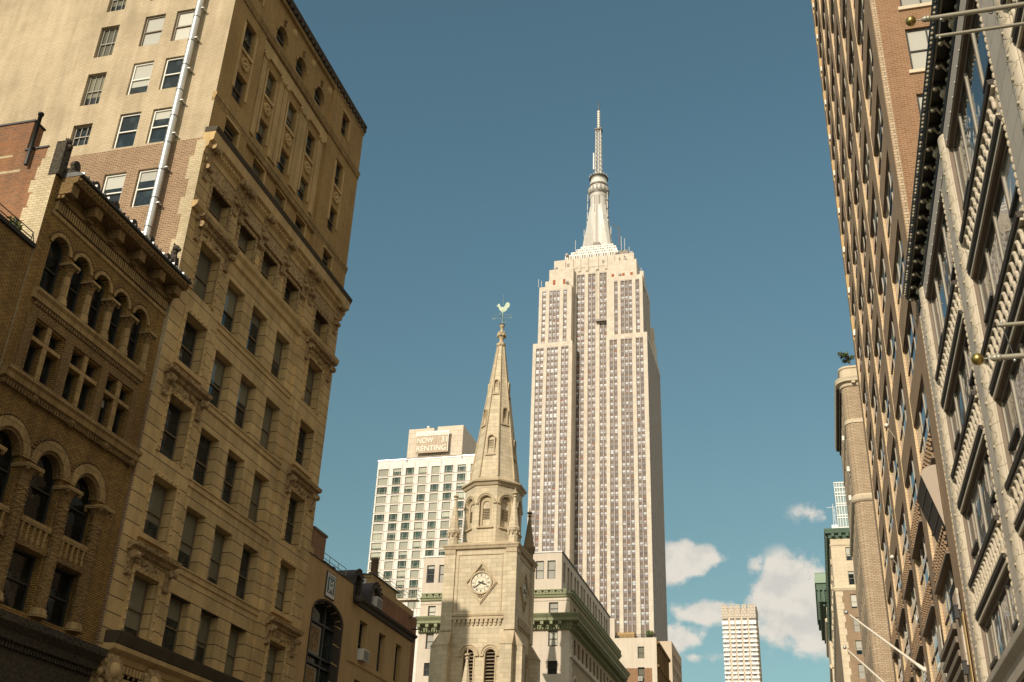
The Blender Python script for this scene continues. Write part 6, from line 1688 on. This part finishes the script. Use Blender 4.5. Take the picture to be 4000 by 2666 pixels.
for a, b in ws:
    for c, e in wz: window(RB, WF, a+.02, b-.02, c, e, -.16, 'hung', 'dark_frame', 'glass_dark')
mb = sweep([(0,45.6),(.07,45.62),(.07,46.0),(0,46.02)], 'limestone_cream'); 
m2 = sweep([(0,37.55),(.1,37.6),(.22,37.75),(.26,38.1),(.1,38.3),(0,38.35)], 'limestone_cream'); off = len(mb.v); mb.v += m2.v; mb.f += [tuple(x+off for x in q) for q in m2.f]; mb.m += m2.m
for z in range(0, 37, 2):
    pass
part('stone_band', mb, RB)
mb = sweep([(0,49.5),(.12,49.55),(.18,49.8),(.50,49.95),(.52,50.15),(.58,50.4),(.1,50.5)], 'limestone_cream'); part('eaves_cornice', mb, RB)
y = 103.6
while y < 120: mb = MB(); mb.box(fx-.47, fx, y, y+.3, 49.72, 49.93, 'dark_cap'); part('eaves_bracket', mb, RB); y += .62
mb = MB()
x = 6.0
while x < 12: mb = MB(); mb.box(x, x+.34, ys-.46, ys, 49.72, 49.93, 'limestone_cream'); part('eaves_bracket', mb, RB); x += .62
mb = MB()
mb.box(fx-.36, fx-.001, ys+.9, yn, 49.95, 49.99, 'dark_cap'); mb.box(fx-.14, fx-.001, ys+.9, yn, 49.3, 49.72, 'dark_cap')
part('eaves_soffit', mb, RB)
mb = sweep([(0,50.4),(0,51.5),(.1,51.55),(.1,51.75),(-.3,51.8)], 'limestone_cream'); part('parapet', mb, RB)
mb = MB(); shell(mb, 5.9, 22, ys+.01, yn, 0, 50.3, 'soft_brick', 'S', 'concrete'); part('rear_wall', mb, RB)
TR = thing('roof_sapling', 'small leafy sapling growing on the roof parapet of the round cornered building', 'tree', (6.25, 103.2, 51.8))
mb = MB(); b0 = Vector((6.25, 103.2, 51.7)); rn = random.Random(12); lm = MB()
def limb(p, v, r, n):
    q = p+v; mb.tube(p, q, r, 'bark', r*.65, n=5)
    if n == 0 or v.length < .22: leafy(lm, q, .28, 26, rn.randint(0, 9999), .13); return
    for _ in range(3 if n > 1 else 2): limb(q, (v*.72 + Vector((rn.uniform(-.5,.5), rn.uniform(-.4,.4), rn.uniform(-.15,.35)))*v.length*.8), r*.62, n-1)
limb(b0, Vector((-.04, 0, .5)), .035, 3)
part('trunk', mb, TR); part('crown', lm, TR)
def side_ac(s, z, label):
    t = thing('air_conditioner', label, 'air conditioner', WF.p(s, z, 0), 'window air conditioners')
    mb = MB(); mb.fbox(WF, s-.3, s+.3, z, z+.5, -.1, .24, 'pole_white'); part('case', mb, t)
    mb = MB(); mb.tube(WF.p(s-.2, z-.4, .0), WF.p(s-.2, z, .2), .02, 'pole_white'); mb.tube(WF.p(s+.2, z-.4, .0), WF.p(s+.2, z, .2), .02, 'pole_white'); part('bracket', mb, t)
side_ac(108.0, 46.0, 'highest white air conditioner on the side of the round cornered building'); side_ac(105.0, 41.5, 'middle white air conditioner on the side of the round cornered building'); side_ac(108.0, 39.6, 'lowest white air conditioner on the side of the round cornered building')

# ------------------------------------------------------------------ cream and brick apartment house with green cornice
GB = thing('green_cornice_building', 'cream limestone and brick apartment house with long green cornice', 'building', (12, 238, 0))
gx, gy, gn = 4.68, 198.0, 280.0
GS = Fr('S', gy); GW = Fr('W', gx)
gr = [(60.15, 62.6), (55.8, 58.2), (51.6, 54.1), (47.6, 50.05), (43.7, 46.1), (39.7, 42.15), (35.7, 38.2)]
gwins = [(7.15, 8.2), (9.6, 10.65)]
mb = MB(); mb.wall(GS, gx, 22, 54.9, 64.4, [(a, b, c, e) for a, b in gwins for c, e in gr[:2]], 'limestone_cream', rev=.3); mb.wall(GW, gy, gn, 54.9, 64.4, [(200.5+k*4, 201.7+k*4, c, e) for k in range(19) for c, e in gr[:2]], 'limestone_cream', rev=.3); part('upper_wall', mb, GB)
mb = MB(); mb.wall(GS, gx, 22, 0, 54.9, [(a, b, c, e) for a, b in gwins for c, e in gr[2:]], 'tan_brick', rev=.3); mb.wall(GW, gy, gn, 0, 54.9, [], 'tan_brick'); part('brick_wall', mb, GB)
mb = MB(); z = 0; k = 0
while z < 54.5: mb.fbox(GS, gx-.03, gx+(1.05 if k % 2 else 1.3), z, z+1.1, 0, .05, 'limestone_cream'); mb.fbox(GW, gy-.05, gy+1.6, z, z+1.1, 0, .03, 'limestone_cream'); z += 1.12; k += 1
part('quoin', mb, GB)
mb = MB()
for pr, m in (([(0,54.6),(.2,54.8),(.35,55.2),(.3,55.35),(0,55.45)], 'limestone_cream'), ([(0,62.9),(.1,62.95),(.15,63.2),(0,63.25)], 'limestone_cream')):
    mb.grid([[(22, gy-d, z), (gx-d, gy-d, z), (gx-d, gn, z)] for d, z in pr], m, False, False)
part('stone_ledge', mb, GB)
mb = MB(); mb.grid([[(22, gy-d, z), (gx-d, gy-d, z), (gx-d, gn, z)] for d, z in [(0,64.2),(.2,64.3),(.25,64.9),(.75,65.1),(.8,65.4),(.88,65.8),(.85,65.95),(0,66.0)]], 'copper_green', False, False)
y = gy+.3
while y < gn: mb.box(gx-.72, gx, y, y+.55, 64.5, 65.06, 'copper_green'); y += 1.25
x = gx+.3
while x < 15: mb.box(x, x+.5, gy-.72, gy, 64.5, 65.06, 'copper_green'); x += 1.25
part('green_cornice', mb, GB)
for a, b in gwins[:1]:
    for c, e in gr: window(GB, GS, a+.02, b-.02, c, e, -.2, 'hung', 'grey_frame', 'glass_bright')
for k in range(19):
    for c, e in gr[:2]: window(GB, GW, 200.52+k*4, 201.68+k*4, c, e, -.2, 'hung', 'grey_frame', 'glass_dark')
for k in range(12): 
    pass
mb = MB(); shell(mb, gx+.02, 22, gy+.01, gn, 0, 65, 'tan_brick', 'S', 'concrete')
for k in range(14): mb.fbox(GW, 201+k*5.6, 201.8+k*5.6, 60.4-(k % 3)*1.4, 61.4-(k % 3)*1.4, 0, .22, 'limestone_cream')
part('rear_wall', mb, GB)

# ------------------------------------------------------------------ building with deep copper cornice further up
CC = thing('copper_cornice_building', 'building beyond with a deep overhanging copper green cornice', 'building', (12, 320, 0))
mb = MB(); mb.box(4.4, 22, 300.8, 345, 0, 79, 'limestone_cream'); 
for z in (74, 62, 50, 38): mb.mould(Fr('W', 4.4), 300.8, 345, [(0,z),(.5,z+.3),(.6,z+1),(0,z+1.2)], 'limestone_cream'); mb.mould(Fr('S', 300.8), 4.4, 22, [(0,z),(.5,z+.3),(.6,z+1),(0,z+1.2)], 'limestone_cream')
for k in range(5): mb.box(3.9, 4.4, 302+k*8, 305+k*8, 40, 48, 'limestone_cream')
part('wall', mb, CC)
mb = MB()
for x0, y0, z0, z1, m in ((3.6,300.4,78.3,79.2,'copper_green'),(2.9,299.4,79.2,82.2,'copper_green'),(2.3,298.8,82.2,84.0,'copper_green'),(2.05,298.4,84.0,85.4,'verdigris'),(2.2,298.7,85.4,86.6,'verdigris')): mb.box(x0, 22, y0, 345, z0, z1, m)
for k in range(9): mb.box(2.35, 2.9, 299.6+k*2.3, 300.4+k*2.3, 79.0, 82.2, 'copper_green'); mb.box(2.6+k*1.2, 3.1+k*1.2, 298.8, 299.4, 79.0, 82.2, 'copper_green')
for k in range(14): mb.ball((2.4+k*.5, 298.9, 86.7), .28, 'verdigris', 6)
part('copper_cornice', mb, CC)

# ------------------------------------------------------------------ glass tower with roof aerial
GT = thing('glass_tower', 'pale blue glass tower with white grid rising behind the green cornice', 'tower', (20, 490, 0))
mb = MB(); mb.box(15.6, 30, 480, 500, 0, 179.0, 'glass_tower'); part('glass_wall', mb, GT)
mb = MB()
GTS = Fr('S', 480.0)
for z in (158, 162.4, 163.6, 168.0, 169.0, 172.6, 174.2, 176.4, 178.8): mb.fbox(GTS, 15.4, 30, z, z+.4, 0, .3, 'far_white')
for x in (15.4, 16.5, 17.6, 18.8, 20, 21.2): mb.fbox(GTS, x, x+.22, 100, 178.9, .0, .28, 'far_white')
part('white_grid', mb, GT)
AE = thing('roof_aerial', 'thin white crane like aerial with cross arm beside the pale glass tower', 'aerial', (13.8, 478, 158))
mb = MB()
mb.box(12.6, 15.2, 477, 480, 150, 158.6, 'far_white'); part('base', mb, AE)
mb = MB()
mb.tube((13.5, 478, 158), (14.0, 478, 168.5), .10, 'far_white'); mb.tube((11.3, 478, 166.9), (15.6, 478, 167.1), .12, 'far_white')
for k in range(4): mb.tube((14.2+.5*(k % 2), 478, 158+k*2.1), (14.7-.5*(k % 2), 478, 160.1+k*2.1), .07, 'far_white', n=4)
mb.tube((14.2, 478, 158), (14.2, 478, 166.5), .07, 'far_white', n=4); mb.tube((14.7, 478, 158), (14.7, 478, 166.5), .07, 'far_white', n=4)
part('lattice_arm', mb, AE)
mb = MB();
